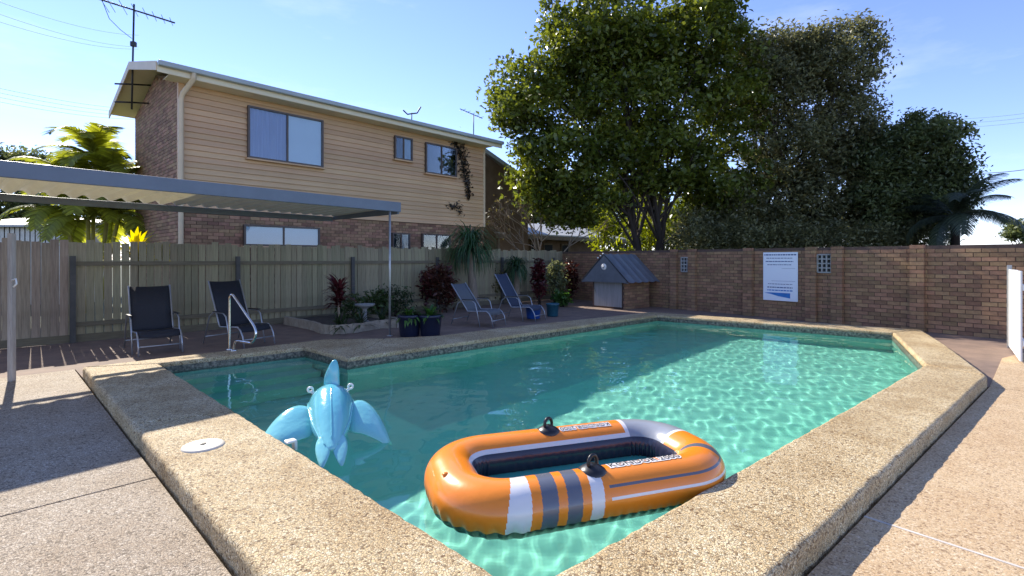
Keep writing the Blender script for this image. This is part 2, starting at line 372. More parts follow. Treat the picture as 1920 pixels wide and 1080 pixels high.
# pale mortar in the right-hand joint
g0, g1 = o0+dr*sr1+nr*.02, o0+dr*sr1+nr*7
b = MB(); b.prism([tuple(g0-dr*.009), tuple(g1-dr*.009), tuple(g1+dr*.009), tuple(g0+dr*.009)], -.04, .003); b.build('joint_mortar', M['groutw'], deck)

# --- pool shell: floor, walls, waterline tile band, steps
FL = -1.4
shell = thing('pool_shell', None, None); tag(shell, kind='structure')
fb = MB(); fb.add([(x, y, FL) for x, y in I2], [tuple(range(len(I2)))])
po = fb.build('pool_floor', M['plaster'], shell); po.cycles.is_caustics_receiver = True
def ring_wall(poly, z0, z1, off=0):
    b = MB(); n = len(poly); pts = shrink(poly, off) if off else poly
    for i in range(n):
        p, q = pts[i], pts[(i+1) % n]
        b.add([(p[0], p[1], z0), (q[0], q[1], z0), (q[0], q[1], z1), (p[0], p[1], z1)], [(3, 2, 1, 0)])
    return b
wo = ring_wall(I2, FL, -.14, .012).build('pool_wall', M['plaster'], shell); wo.cycles.is_caustics_receiver = True
tm = bpy.data.materials.new('waterline_tile'); tm.use_nodes = True; t = tm.node_tree
bt = t.nodes.new('ShaderNodeTexNoise'); bt.inputs['Scale'].default_value = 26; bt.inputs['Detail'].default_value = 3
co = t.nodes.new('ShaderNodeTexCoord'); t.links.new(co.outputs['Object'], bt.inputs[0])
rp = t.nodes.new('ShaderNodeValToRGB'); e = rp.color_ramp.elements; e[0].position = .38; e[0].color = (.045, .04, .03, 1); e[1].position = .66; e[1].color = (.27, .23, .17, 1)
t.links.new(bt.outputs[0], rp.inputs[0]); t.links.new(rp.outputs[0], t.nodes['Principled BSDF'].inputs['Base Color']); t.nodes['Principled BSDF'].inputs['Roughness'].default_value = .35
to = ring_wall(I2, -.14, .075, .014).build('tile_band', tm, shell); to.cycles.is_caustics_receiver = True
# entry steps in the alcove
a5, a6, a4 = Vector(I2[5]), Vector(I2[6]), Vector(I2[4])
du = (a6-a5).normalized(); dn = Vector((-du.y, du.x)); dn = dn if dn.dot(a4-a5) > 0 else -dn
for k in range(3):
    p, q = a5+du*.0, a6
    poly = [tuple(p), tuple(q), tuple(q+dn*(.32*(3-k))), tuple(p+dn*(.32*(3-k)))]
    b = MB(); b.prism(poly, FL+.02, -.95+.3*k); s_ = b.build('step', M['plaster'], shell); s_.cycles.is_caustics_receiver = True

# --- coping: slabs with a rough-edged top standing proud of the deck
coping = thing('pool_coping', None, None); tag(coping, kind='structure')
def coping_slab(poly, wavy=.006):
    """outline is subdivided and jittered along its edges; the top arris is rounded"""
    poly = [Vector(p) for p in poly]; n = len(poly)
    A = sum(poly[i].x*poly[(i+1) % n].y-poly[(i+1) % n].x*poly[i].y for i in range(n))
    if A < 0: poly.reverse()
    pts = []
    for i in range(n):
        p, q, o_ = poly[i], poly[(i+1) % n], poly[i-1]; d = (q-p).normalized(); nn = Vector((-d.y, d.x)); dp = (p-o_).normalized(); np_ = Vector((-dp.y, dp.x))
        L_ = (q-p).length; k = max(1, int(L_/.06)); mt = (nn+np_); mt = mt/max(mt.dot(nn), .25)
        pts.append((p, mt))
        for j in range(1, k):
            if .05 < j/k*L_ < L_-.05: pts.append((p.lerp(q, j/k)+nn*random.uniform(-1, 1)*wavy, nn))
    lay = [(0, -.3), (0, CT-.035), (.006, CT-.014), (.018, CT-.003), (.034, CT)]
    b = MB(); m_ = len(pts)
    for ins, z in lay: b.v += [tuple(p+n_*ins)+(z,) for p, n_ in pts]
    for i in range(len(lay)-1):
        for j in range(m_):
            b.f.append((i*m_+j, i*m_+(j+1) % m_, (i+1)*m_+(j+1) % m_, (i+1)*m_+j)); b.mi.append(0); b.sm.append(i > 0)
    tri = tessellate_polygon([[Vector(b.v[(len(lay)-1)*m_+j]) for j in range(m_)]])
    for t_ in tri:
        f = [(len(lay)-1)*m_+j for j in t_]; x0_, x1_, x2_ = [Vector(b.v[j]) for j in f]
        b.f.append(tuple(f) if (x1_-x0_).cross(x2_-x0_).z > 0 else tuple(reversed(f))); b.mi.append(0); b.sm.append(False)
    return b.build('coping_slab', M['coping'], coping)
i0, i1, i2, i3, i4, i5, i6 = [Vector(p) for p in I2]
OO = [Vector(p) for p in O2]
jl = .53                                # cracked joint through the skimmer lid
gl_i, gl_o = i0.lerp(i6, jl+.01), o0.lerp(o10, jl+.045)
e_ = dl*.003
coping_slab([i0, gl_i-e_, gl_o-e_, o0])
coping_slab([gl_i+e_, i6, o10, gl_o+e_])
g_ = dr*.002
coping_slab([o0+g_, o1, i1, i0+g_])
coping_slab([o1+Vector((.003, .002)), OO[2], OO[3], i2, i1+Vector((.003, .002))])
coping_slab([OO[3]+Vector((-.002, .003)), OO[4], i3, i2+Vector((-.002, .003))])
mI, mO = i3.lerp(i4, .5), OO[5]
coping_slab([OO[4]+Vector((-.003, -.003)), mO, mI, i3+Vector((-.003, -.003))])
coping_slab([mO+Vector((-.003, -.003)), OO[6], OO[7], i4, mI+Vector((-.003, -.003))])
coping_slab([OO[7]+Vector((-.003, 0)), OO[8], OO[9], i5, i4+Vector((-.003, .003))])
coping_slab([OO[9]+Vector((-.003, -.003)), o10, i6, i5+Vector((-.003, -.003))])

# --- water: rippled refracting surface
st = .032
xs = np.arange(-5.2, 7.9, st); ys = np.arange(1.7, 13.0, st)
X, Y = np.meshgrid(xs, ys)
Z = np.full_like(X, WL)
for i in range(26):
    Lw = .1*1.1**i; a = rng.uniform(0, 6.283); k = 6.283/Lw
    Z += .00085*Lw**.98*np.sin(k*(X*math.cos(a)+Y*math.sin(a))+rng.uniform(0, 6.283))
V = np.stack([X, Y, Z], -1).reshape(-1, 3); nx = len(xs)
def inside(x, y, poly):
    r = np.zeros_like(x, bool); n = len(poly)
    for i in range(n):
        (x1, y1), (x2, y2) = poly[i], poly[(i+1) % n]
        c = ((y1 > y) != (y2 > y)) & (x < (x2-x1)*(y-y1)/(y2-y1+1e-12)+x1); r ^= c
    return r
big = shrink(I2, -.12)
cx, cy = X[:-1, :-1]+st/2, Y[:-1, :-1]+st/2
jj, ii = np.nonzero(inside(cx, cy, big))
q = jj*nx+ii
Fc = np.stack([q, q+1, q+1+nx, q+nx], 1)
used, inv = np.unique(Fc, return_inverse=True); 
wm = bpy.data.materials.new('pool_water'); wm.use_nodes = True; t = wm.node_tree; t.nodes.remove(t.nodes['Principled BSDF'])
gl = t.nodes.new('ShaderNodeBsdfGlass'); gl.inputs['IOR'].default_value = 1.33; gl.inputs['Roughness'].default_value = 0; gl.inputs['Color'].default_value = (.84, 1, .98, 1)
t.links.new(gl.outputs[0], t.nodes['Material Output'].inputs[0])
water = tag(raw('pool_water', V[used], inv.reshape(-1, 4), wm, None, True), kind='structure'); water.cycles.is_caustics_caster = True

# ------------------------------------------------------------------ two-storey house (local x along the facade, y into the house)
HA = Vector((-7.68, 11.8, 0)); HU = Vector((.688, .7255, 0)).normalized(); ha = math.atan2(HU.y, HU.x)
house = thing('brick_house', 'two-storey house, brown brick below and tan weatherboards above', 'house', HA, ha)
def on_plane(A, U, px, py, d=0, back=Vector((0, 0, 0))):
    A = A+back*d; r = (px-960)/F; t_ = (r*A.y-A.x)/(U.x-r*U.y); Yd = A.y+U.y*t_
    return t_, H+(HZ-py)/F*Yd
HB = Vector((-HU.y, HU.x, 0))
HL = on_plane(HA, HU, 907, 300)[0]
HD, ZC, ZE = 4.6, 2.68, 5.72           # depth, bottom of cladding, eaves
RP = math.tan(R(14.5)); ZR = ZE+RP*(HD/2)
b = MB(); prof = [(.03, 0), (HD, 0), (HD, ZE), (HD/2, ZR), (.03, ZE)]
b.loft([[(x, y, z) for y, z in prof] for x in (.03, HL)], sm=False)
b.build('wall', M['mortar_h'], house)
# brick skins
def bricks_on(width, zmax, place, name, parent, m, z0=0.0, lb=.23, hb=.076, jt=.01, holes=()):
    b = MB(); row = 0; z = z0
    while z < 8:
        x = -(row % 2)*(lb+jt)/2; any_ = False
        while x < width:
            xa, xb = max(x, 0), min(x+lb, width)
            if xb-xa > .03 and z+hb < zmax((xa+xb)/2) and not any(xa < h[1] and xb > h[0] and z < h[3] and z+hb > h[2] for h in holes):
                any_ = True; place(b, xa, xb, z, z+hb)
            x += lb+jt
        z += hb+jt; row += 1
        if not any_ and z > 6: break
    return tag(b.build(name, m, parent), kind='stuff')
bricks_on(HD, lambda y: min(ZE+RP*y, ZE+RP*(HD-y))-.06, lambda b, a, c, z0, z1: b.box2((.001*random.random(), a, z0), (.06, c, z1)), 'gable_brick', house, M['brick_h'])
bricks_on(HL, lambda x: ZC-.02, lambda b, a, c, z0, z1: b.box2((a, .0+.002*random.random(), z0), (c, .05, z1)), 'front_brick', house, M['brick_h'])
# weatherboards, one object each
nb = 22; bh = (ZE-ZC)/nb
b = MB(); b.add([(.05, -.046, 0), (HL, -.046, 0), (HL, -.012, bh+.012), (.05, -.012, bh+.012), (.05, .02, 0), (HL, .02, 0), (HL, .02, bh+.012), (.05, .02, bh+.012)],
                [(0, 1, 2, 3), (5, 4, 7, 6), (4, 5, 1, 0), (3, 2, 6, 7), (4, 0, 3, 7), (1, 5, 6, 2)])
wb0 = b.build('weatherboard', M['board'], house); wb0.location = (0, 0, ZC)
for k in range(1, nb): obj_copy(wb0, house, Matrix.Translation((0, 0, ZC+k*bh)))
b = MB(); b.box2((-.02, -.05, ZC), (.1, .06, ZE)); b.build('corner_trim', M['board'], house)
b = MB(); b.box2((HL-.06, -.05, ZC), (HL+.03, .06, ZE)); b.build('corner_trim', M['trim'], house)
# roof
OH, OG, OR = .48, .52, .45             # front/back overhang, left gable overhang, right overhang
def rz_(y): return ZE+.17+RP*(y if y < HD/2 else HD-y)
for side in (0, 1):
    ya, yb2 = ((-OH, HD/2) if side == 0 else (HD/2, HD+OH))
    b = MB(); n_ = 90; x0, x1 = -OG, HL+OR
    vv = []; ff = []
    for i in range(n_+1):
        x = x0+(x1-x0)*i/n_; dz = .018*(1 if i % 2 else 0)
        for y in (ya, yb2): vv.append((x, y, rz_(y)+dz))
    for i in range(n_): ff.append((2*i, 2*i+2, 2*i+3, 2*i+1))
    b.add(vv, ff); b.build('roof_sheet', M['roof'], house)
b = MB(); b.add([(x, y, rz_(y)-.05) for x in (-OG, HL+OR) for y in (-OH, HD/2, HD+OH)], [(0, 3, 4, 1), (1, 4, 5, 2)][0:2])
b.f = [tuple(reversed(f)) for f in b.f]; b.build('soffit', M['soffit'], house)
for xx in (-OG-.012, HL+OR+.012):
    b = MB(); pr_ = [(-OH, -.17), (HD/2, -.17), (HD+OH, -.17), (HD+OH, .03), (HD/2, .03), (-OH, .03)]
    b.loft([[(xx+dx, y, rz_(y)+z) for y, z in pr_] for dx in (-.012, .012)], sm=False); b.build('barge_board', M['trim'], house)
zf = rz_(-OH)
b = MB(); b.box2((-OG, -OH-.02, zf-.2), (HL+OR, -OH+.005, zf-.02)); b.build('fascia', M['soffit'], house)
b = MB(); b.box2((-OG, -OH-.14, zf-.08), (HL+OR, -OH-.022, zf+.035)); b.build('gutter', M['gutter'], house, bevel=.02)
b = MB(); b.box2((-.3, -OH, zf-.205), (HL, .0, zf-.19)); b.build('eave_lining', M['soffit'], house)
b = MB()
b.tube([(.16, -OH-.08, zf-.06), (.16, -OH-.06, zf-.2), (.05, -.12, zf-.46), (.02, -.1, zf-.6), (.02, -.1, 1.5), (.02, -.1, .02)], .055, 10)
b.build('downpipe', M['trim'], house)
# windows
def window(px0, px1, py0, py1, panes, frame='alu', dpt=.125):
    x0, _ = on_plane(HA, HU, px0, 300); x1, _ = on_plane(HA, HU, px1, 300)
    _, zt = on_plane(HA, HU, (px0+px1)/2, py0); _, zb = on_plane(HA, HU, (px0+px1)/2, py1)
    w_ = MB(); fw = .045
    for a, c in (((x0, -dpt, zb), (x1, .02, zb+fw)), ((x0, -dpt, zt-fw), (x1, .02, zt)), ((x0, -dpt, zb+fw), (x0+fw, .02, zt-fw)), ((x1-fw, -dpt, zb+fw), (x1, .02, zt-fw))): w_.box2(a, c)
    n = len(panes); ins = x1-x0-2*fw
    for k in range(1, n):
        xm = x0+fw+ins*k/n; w_.box2((xm-.02, -dpt+.01, zb+fw), (xm+.02, .02, zt-fw))
    wo_ = w_.build('window', M[frame], house)
    sb = MB(); sb.box2((x0-.04, -dpt-.03, zb-.04), (x1+.04, .02, zb-.002)); sb.build('sill', M['board'], wo_)
    for k, pm in enumerate(panes):
        xa, xb = x0+fw+ins*k/n, x0+fw+ins*(k+1)/n
        g_ = MB(); g_.box2((xa, -dpt+.03, zb+fw), (xb, -dpt+.036, zt-fw)); g_.build('pane', M['pane'], wo_)
        c_ = MB(); nn = 40; vv = []
        for i in range(nn+1):
            x = xa+(xb-xa)*i/nn; yy = -.066+(.009*math.sin(i*1.35)+.004*math.sin(i*.7) if pm == 'curtain' else 0)
            vv += [(x, yy, zb+fw), (x, yy, zt-fw)]
        c_.add(vv, [(2*i, 2*i+2, 2*i+3, 2*i+1) for i in range(nn)], 0, True); c_.build('curtain', M[pm], wo_)
    return wo_
window(462, 603, 213, 306, ['curtain', 'blind'])
window(737, 770, 258, 301, ['darkroom', 'midblind'])
window(795, 853, 273, 329, ['darkroom', 'darkroom'])
window(455, 597, 424, 462, ['blind', 'blind'], dpt=.105)
window(733, 766, 437, 480, ['darkroom', 'midblind'], dpt=.105)
window(789, 842, 439, 482, ['darkroom', 'darkroom'], dpt=.105)

# roof-mounted bits
def at_house(px, py, y):
    A = HA+HB*y; t_, z = on_plane(A, HU, px, py); return A+HU*t_+Vector((0, 0, z))
base = at_house(772, 214, HD/2)
dish = thing('roof_antenna_bracket', 'small black bracket antenna on the ridge of the house roof', 'antenna', base)
zr_w = ZR+.17
b = MB(); b.tube([(0, 0, zr_w-base.z-.05), (0, 0, .05)], .02); b.build('mast', M['antenna'], dish)
b = MB(); b.tube([(-.3, -.1, .12), (-.15, -.05, -.02), (.2, 0, .04), (.32, .1, .3)], .028); b.build('arm', M['antenna'], dish)
base2 = at_house(888, 245, HD/2)
an2 = thing('tv_antenna', 'thin black television antenna at the far end of the house roof', 'antenna', (base2.x, base2.y, zr_w))
b = MB(); b.tube([(0, 0, -.02), (0, 0, 1.1)], .02); b.build('mast', M['antenna'], an2)
b = MB(); b.tube([HU*-.75+Vector((0, 0, 1.18)), HU*.5+Vector((0, 0, 1.04))], .018); b.build('boom', M['antenna'], an2)
for k in range(5):
    q_ = HU*(-.6+.25*k)+Vector((0, 0, 1.165-.028*k))
    b = MB(); b.tube([q_+HB*.2, q_-HB*.2], .008, 5); b.build('element', M['antenna'], an2)
# big antenna standing off the gable end
pm0, pm1 = P(247, 205, 13.2), P(256, 8, 13.2)
an = thing('tv_antenna', 'tall television antenna on a mast bracketed to the brick gable end', 'antenna', pm0)
z1 = pm1.z-pm0.z
b = MB(); b.tube([(0, 0, 0), (0.06, 0, z1)], .022); b.build('mast', M['antenna'], an)
b = MB(); b.box((.045, 0, z1*.62), (.12, .1, .13)); b.build('junction_box', M['antenna'], an, bevel=.015)
a0, a1 = P(185, -2, 12.9)-pm0, P(328, 43, 13.6)-pm0
b = MB(); b.tube([a0, a1], .022); b.build('boom', M['antenna'], an)
bd = (a1-a0).normalized(); sd = Vector((-bd.y, bd.x, 0)).normalized()
for k, ln in enumerate((.75, .6, .5, .38, .34, .3, .28, .26)):
    q_ = a0.lerp(a1, (.03, .13, .3, .46, .6, .72, .84, .95)[k])
    b = MB(); b.tube([q_+sd*ln, q_-sd*ln], .007, 5); b.build('element', M['antenna'], an)
for py in (158, 192):
    zq = P(247, py, 13.2).z-pm0.z
    b = MB(); b.tube([P(215, py-1, 12.9)-pm0, (0, 0, zq), P(283, py+2, 13.9)-pm0], .022, 6); b.build('bracket', M['antenna'], an)
b = MB(); b.tube([a0+Vector((.08, 0, -.02)), P(205, 35, 13)-pm0, P(225, 55, 13.1)-pm0, P(247, 72, 13.2)-pm0], .008, 5); b.build('cable', M['antenna'], an)

# dead creeper on the cladding
cre = thing('creeper', 'dark dead creeper hanging down the weatherboards beside the upper window', 'plant', HA+HU*(HL-.7), ha)
lm_dead = leaf_mat('dead_leaf', (.035, .03, .022), tr=.1)
pts = []
for (px, py, n_, sx, sz) in [(852, 268, 80, .12, .1), (862, 290, 160, .14, .22), (868, 318, 160, .12, .25), (874, 348, 110, .09, .2), (876, 368, 30, .05, .08), (848, 388, 50, .16, .06), (860, 395, 25, .04, .1)]:
    t_, z = on_plane(HA, HU, px, py)
    for _ in range(n_): pts.append((t_-(HL-.7)+random.gauss(0, sx), -.05-abs(random.gauss(0, .05)), z+random.gauss(0, sz)))
def leaves(P_, size, flat=.35, aspect=.5, jit=.35, droop=0, rs=rng):
    """one folded leaf per point -> (V, F) of quads"""
    P_ = np.asarray(P_, np.float64); n = len(P_)
    nrm = rs.normal(size=(n, 3)); nrm[:, 2] = np.abs(nrm[:, 2])*(1+flat*3); nrm /= np.linalg.norm(nrm, axis=1)[:, None]
    d = rs.normal(size=(n, 3)); d[:, 2] -= droop; d -= nrm*(d*nrm).sum(1)[:, None]; d /= np.linalg.norm(d, axis=1)[:, None]+1e-9
    s_ = np.cross(nrm, d); sz = (size*(1+jit*rs.uniform(-1, 1, n)))[:, None]
    up = nrm*sz*.12
    V = np.stack([P_-d*sz*.5, P_+s_*sz*aspect*.5-d*sz*.05+up, P_+d*sz*.5-up*.7, P_-s_*sz*aspect*.5-d*sz*.05+up], 1).reshape(-1, 3)
    return V, np.arange(4*n).reshape(n, 4)
V, Fc = leaves(pts, .11); raw('foliage', V, Fc, lm_dead, cre)
vb = MB(); prev = None
vb.tube([(on_plane(HA, HU, px, py)[0]-(HL-.7), -.045, on_plane(HA, HU, px, py)[1]) for px, py in ((850, 262), (860, 290), (868, 320), (875, 350), (878, 372))], .012, 5); vb.build('stem', M['bark'], cre)

# ------------------------------------------------------------------ neighbouring units behind
u1 = thing('neighbouring_unit', 'brown two-storey unit with sloping roof edge, half hidden by bare shrub', 'house', P(906, 486, 22)*Vector((1, 1, 0)) if False else Vector((P(906, 486, 22).x, 22, 0)))
def lw(o, p): return p-o.location
b = MB(); q0 = u1.location; 
za, zb_ = P(906, 284, 22).z, P(990, 350, 23.4).z; xe = P(990, 350, 23.4)-q0
b.loft([[(0, 0, 0), (xe.x, xe.y, 0), (xe.x, xe.y, zb_), (0, 0, za)], [(-2, 5, 0), (xe.x-2, xe.y+5, 0), (xe.x-2, xe.y+5, zb_), (-2, 5, za)]], sm=False)
b.build('wall', M['fibro'], u1)
b = MB(); b.loft([[(-.2, -.35, za+.12), (xe.x+.5, xe.y-.35, zb_-.22), (xe.x+.5, xe.y-.35, zb_-.02), (-.2, -.35, za+.3)], [(-2.2, 5, za+.12), (xe.x-1.5, xe.y+5, zb_-.22), (xe.x-1.5, xe.y+5, zb_-.02), (-2.2, 5, za+.3)]], sm=False)
b.build('roof', M['roof'], u1)
r0 = Vector((P(1010, 486, 25).x, 25, 0))
u2 = thing('neighbouring_bungalow', 'low brown building with pale tin verandah roof behind the fence', 'house', r0)
wl_, wr_ = P(905, 486, 23.2)-r0, P(1120, 486, 29)-r0; wl_.z = wr_.z = 0
dd = (wr_-wl_).normalized(); bk = Vector((-dd.y, dd.x, 0))
b = MB(); b.prism([tuple((wl_)[:2]), tuple(wr_[:2]), tuple((wr_+bk*4)[:2]), tuple((wl_+bk*4)[:2])], 0, 2.75); b.build('wall', M['fibro'], u2)
b = MB(); e0, e1 = wl_-bk*1.1-dd*.2, wr_-bk*1.1+dd*1.2; f0, f1 = wl_+bk*2.5-dd*.2, wr_+bk*2.5+dd*1.2
b.loft([[e0+Vector((0, 0, 2.62)), e1+Vector((0, 0, 2.62)), e1+Vector((0, 0, 2.68)), e0+Vector((0, 0, 2.68))], [f0+Vector((0, 0, 3.45)), f1+Vector((0, 0, 3.45)), f1+Vector((0, 0, 3.52)), f0+Vector((0, 0, 3.52))]], sm=False)
b.build('verandah_roof', M['tin'], u2)
b = MB(); b.beam(e0+Vector((0, 0, 2.52)), e1+Vector((0, 0, 2.52)), .08, .18); b.build('fascia', M['timber'], u2)
for k in range(5):
    p_ = e0.lerp(e1, .02+.24*k); b = MB(); b.box((p_.x, p_.y, 1.22), (.1, .1, 2.44)); b.build('verandah_post', M['timber'], u2)
for (a_, c_) in ((.36, .42), (.47, .55), (.63, .7)):
    m0, m1 = wl_.lerp(wr_, a_)-bk*.03, wl_.lerp(wr_, c_)-bk*.03
    b = MB(); b.beam(m0+Vector((0, 0, 1.65)), m1+Vector((0, 0, 1.65)), .08, 1.3); w_ = b.build('window', M['timber'], u2)
    b = MB(); b.beam(m0.lerp(m1, .08)-bk*.03+Vector((0, 0, 1.65)), m0.lerp(m1, .92)-bk*.03+Vector((0, 0, 1.65)), .06, 1.15); b.build('pane', M['darkroom'], w_)

# neighbour's shed at far left
sp_ = Vector((P(30, 486, 17).x, 17, 0))
shed = thing('neighbour_shed', 'grey corrugated metal shed behind the fence beside the golden palm', 'shed', sp_)
b = MB(); 
for i in range(24): b.box((-1.8+i*.17, 0, 1.3), (.13, .06, 2.6))
b.box((.1, .6, 1.3), (4, 1.1, 2.55)); b.build('wall', M['galv'], shed)
b = MB(); b.loft([[(-2.2, -.4, 2.55), (2.4, -.4, 2.55), (2.4, -.4, 2.62), (-2.2, -.4, 2.62)], [(-2.2, 2.5, 3.0), (2.4, 2.5, 3.0), (2.4, 2.5, 3.07), (-2.2, 2.5, 3.07)]], sm=False); b.build('roof', M['tin'], shed)

# ------------------------------------------------------------------ timber paling fence
fz = math.atan2(FU.y, FU.x)
fence = thing('paling_fence', 'weathered grey-green timber paling fence with rails behind the loungers', 'fence', FA, fz)
fl = (B1-FA).dot(FU)
hts = [1.80, 1.83, 1.81, 1.85]
pal = []
for k, hh in enumerate(hts):
    b = MB(); wv = .118; b.box2((0, -.012, .03), (wv, .006, hh)); pal.append((b, hh))
x = -3.2; k = 0; protos = {}
while x < fl-.1:
    key = (random.randrange(4), 'paling_b' if x < -.06 else 'paling')
    gap = .013 if 0 <= x < 4.6 and random.random() < .75 else random.uniform(.002, .004)
    m_ = Matrix.Translation((x, random.uniform(-.004, .004), random.uniform(-.03, .015))) @ Matrix.Rotation(random.gauss(0, .004), 4, 'Y')
    if key not in protos:
        o = pal[key[0]][0].build('paling', M[key[1]], fence); o.matrix_basis = m_; protos[key] = o
    else: obj_copy(protos[key], fence, m_)
    x += .118+gap
for z in (1.42, .32):
    b = MB(); b.box2((0, -.065, z-.04), (fl, -.016, z+.04)); b.build('rail', M['rail'], fence)
px_ = 0.0
while px_ < fl:
    b = MB(); b.box2((px_-.04, -.13, 0), (px_+.04, -.067, 1.56)); b.build('post', M['post_dk'], fence); px_ += 2.75
b = MB(); b.box2((-3.2, -.03, 0), (fl, -.014, .14)); b.build('plinth_board', M['rail'], fence)

# left gate post and gate
gp = thing('gate_post', 'weathered pale timber post with white rope hook beside the fence', 'post', G(22, 715))
b = MB(); b.box2((-.03, -.03, 0), (.03, .03, 1.82)); b.build('post', M['wpost'], gp, bevel=.008)
b = MB(); b.tube([(.03, -.03, 1.24), (.1, -.05, 1.26), (.11, -.05, 1.2), (.07, -.05, 1.16)], .01, 6); b.build('hook', M['white'], gp)
gg = G(22, 715)+Vector((-.14, -.1, 0))
gate = thing('pool_gate', 'dark steel bar gate hung beside the pale timber post', 'gate', gg)
gdir = Vector((-.85, -.53, 0))
b = MB()
for z in (.12, .9, 1.25, 1.7): b.tube([(0, 0, z), gdir*1.1+Vector((0, 0, z))], .018, 8)
b.build('rail', M['galv'], gate)
for k in range(9):
    p_ = gdir*(1.1*k/8); b = MB(); b.tube([(p_.x, p_.y, .06), (p_.x, p_.y, 1.74)], .012, 6); b.build('bar', M['black'], gate)
b = MB(); b.box((.0, -.0, 1.45), (.09, .07, .42)); b.build('latch', M['black'], gate, bevel=.01)

# ------------------------------------------------------------------ patio cover (flat roof on the left)
c0, c1 = P(0, 300, 5.83), P(752, 380, 10.2); c0.z = c1.z = 2.63
cu = (c1-c0).normalized(); cb = Vector((-cu.y, cu.x, 0)); c0 = c0-cu*4.0; cl = (c1-c0).length
cov = thing('patio_cover', 'flat patio cover with blue-grey beam and corrugated cream roof sheets', 'patio cover', Vector((c0.x, c0.y, 0)), math.atan2(cu.y, cu.x))
CD = 2.45
b = MB(); b.box2((0, 0, 2.44), (cl, .05, 2.63)); b.build('front_beam', M['beam'], cov, bevel=.006)
b = MB(); b.box2((0, CD-.05, 2.36), (cl-.05, CD, 2.47)); b.build('rear_beam', M['beam'], cov, bevel=.006)
b = MB(); b.box2((cl-.05, .052, 2.4), (cl, CD-.052, 2.58)); b.build('end_beam', M['beam'], cov, bevel=.006)
n_ = int(cl/.24); vv = []
for i in range(n_*4+1):
    x = cl*i/(n_*4); dz = (0, .055, .055, 0)[i % 4]
    vv += [(x, .06, 2.53+dz), (x, CD-.06, 2.475+dz)]
b = MB(); b.add(vv, [(2*i, 2*i+2, 2*i+3, 2*i+1) for i in range(n_*4)]); b.build('roof_sheet', M['sheet'], cov)
for px in (cl-.25, cl-6.1):
    b = MB(); b.tube([(px, .03, 0), (px, .03, 2.44)], .022, 12); b.lathe([(.06, 0), (.06, .012), (.02, .014)], (px, .03, 0), 14); b.build('post', M['galv'], cov)

# ------------------------------------------------------------------ brick wall at the end of the yard
WU = (B1-B0).normalized(); wz = math.atan2(WU.y, WU.x)
WN = Vector((-WU.y, WU.x, 0))          # local +y, faces the pool
wall = thing('brick_wall', 'brown brick boundary wall with piers carrying the pool safety sign', 'wall', B0, wz)
WLn = (B1-B0).length; WH = 1.78
b = MB(); b.box2((-.5, -.2, 0), (WLn+.15, -.012, WH)); b.build('core', M['mortar'], wall)
lb, hb, jt = .225, .074, .012
def wx(px, py=520): return on_plane(B0, WU, px, py)
bw = []
z = .0; row = 0
while z+hb < WH+.01:
    x = -.5-(row % 2)*(lb+jt)/2
    while x < WLn+.1:
        bw.append((x, z)); x += lb+jt
    z += hb+jt; row += 1
bw.sort(key=lambda t_: t_[0] if t_[0] > -.35 else 99)
near, far = bw[:300], bw[300:]
b0 = None
for (x, z) in near:
    m_ = Matrix.Translation((x, random.uniform(-.002, .002), z)) @ Matrix.Rotation(random.gauss(0, .004), 4, 'Y')
    if b0 is None:
        b = MB(); b.box2((0, -.1, 0), (lb, 0, hb)); b0 = b.build('brick', M['brick'], wall); b0.matrix_basis = m_
    else: obj_copy(b0, wall, m_)
b = MB()
for (x, z) in far:
    dy = random.uniform(-.002, .002); b.box2((x, -.1, z), (x+lb, dy, z+hb))
tag(b.build('far_brick', M['brick'], wall), kind='stuff')
# piers, each a stack of bricks
for px, wp in ((1722, .24), (1572, .24), (1523, .24), (1405, .24), (1300, .24), (1266, .2)):
    xc = wx(px)[0]; b = MB(); z = .0; row = 0
    while z+hb < WH+.03:
        if row % 2: b.box2((xc-wp/2, .004, z), (xc-.006, .11, z+hb)); b.box2((xc+.006, .004, z), (xc+wp/2, .11, z+hb))
        else: b.box2((xc-wp/2, .004, z), (xc+wp/2, .11, z+hb))
        z += hb+jt; row += 1
    pr = b.build('pier', M['brick'], wall)
    b = MB(); b.box2((xc-wp/2+.01, .002, 0), (xc+wp/2-.01, .1, WH)); b.build('mortar_core', M['mortar'], pr)
# breeze blocks
for px, py in ((1287, 496), (1547, 494)):
    xc, zc_ = wx(px, py); b = MB(); wbk, hbk = .3, .42
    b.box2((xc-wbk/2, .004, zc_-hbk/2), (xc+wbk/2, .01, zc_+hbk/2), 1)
    for i in range(4): xx = xc-wbk/2+wbk*i/3; b.box2((xx-.016, .012, zc_-hbk/2), (xx+.016, .05, zc_+hbk/2))
    for i in range(5): zz = zc_-hbk/2+hbk*i/4; b.box2((xc-wbk/2, .014, zz-.016), (xc+wbk/2, .048, zz+.016))
    b.build('breeze_block', [M['block'], M['darkroom']], wall)
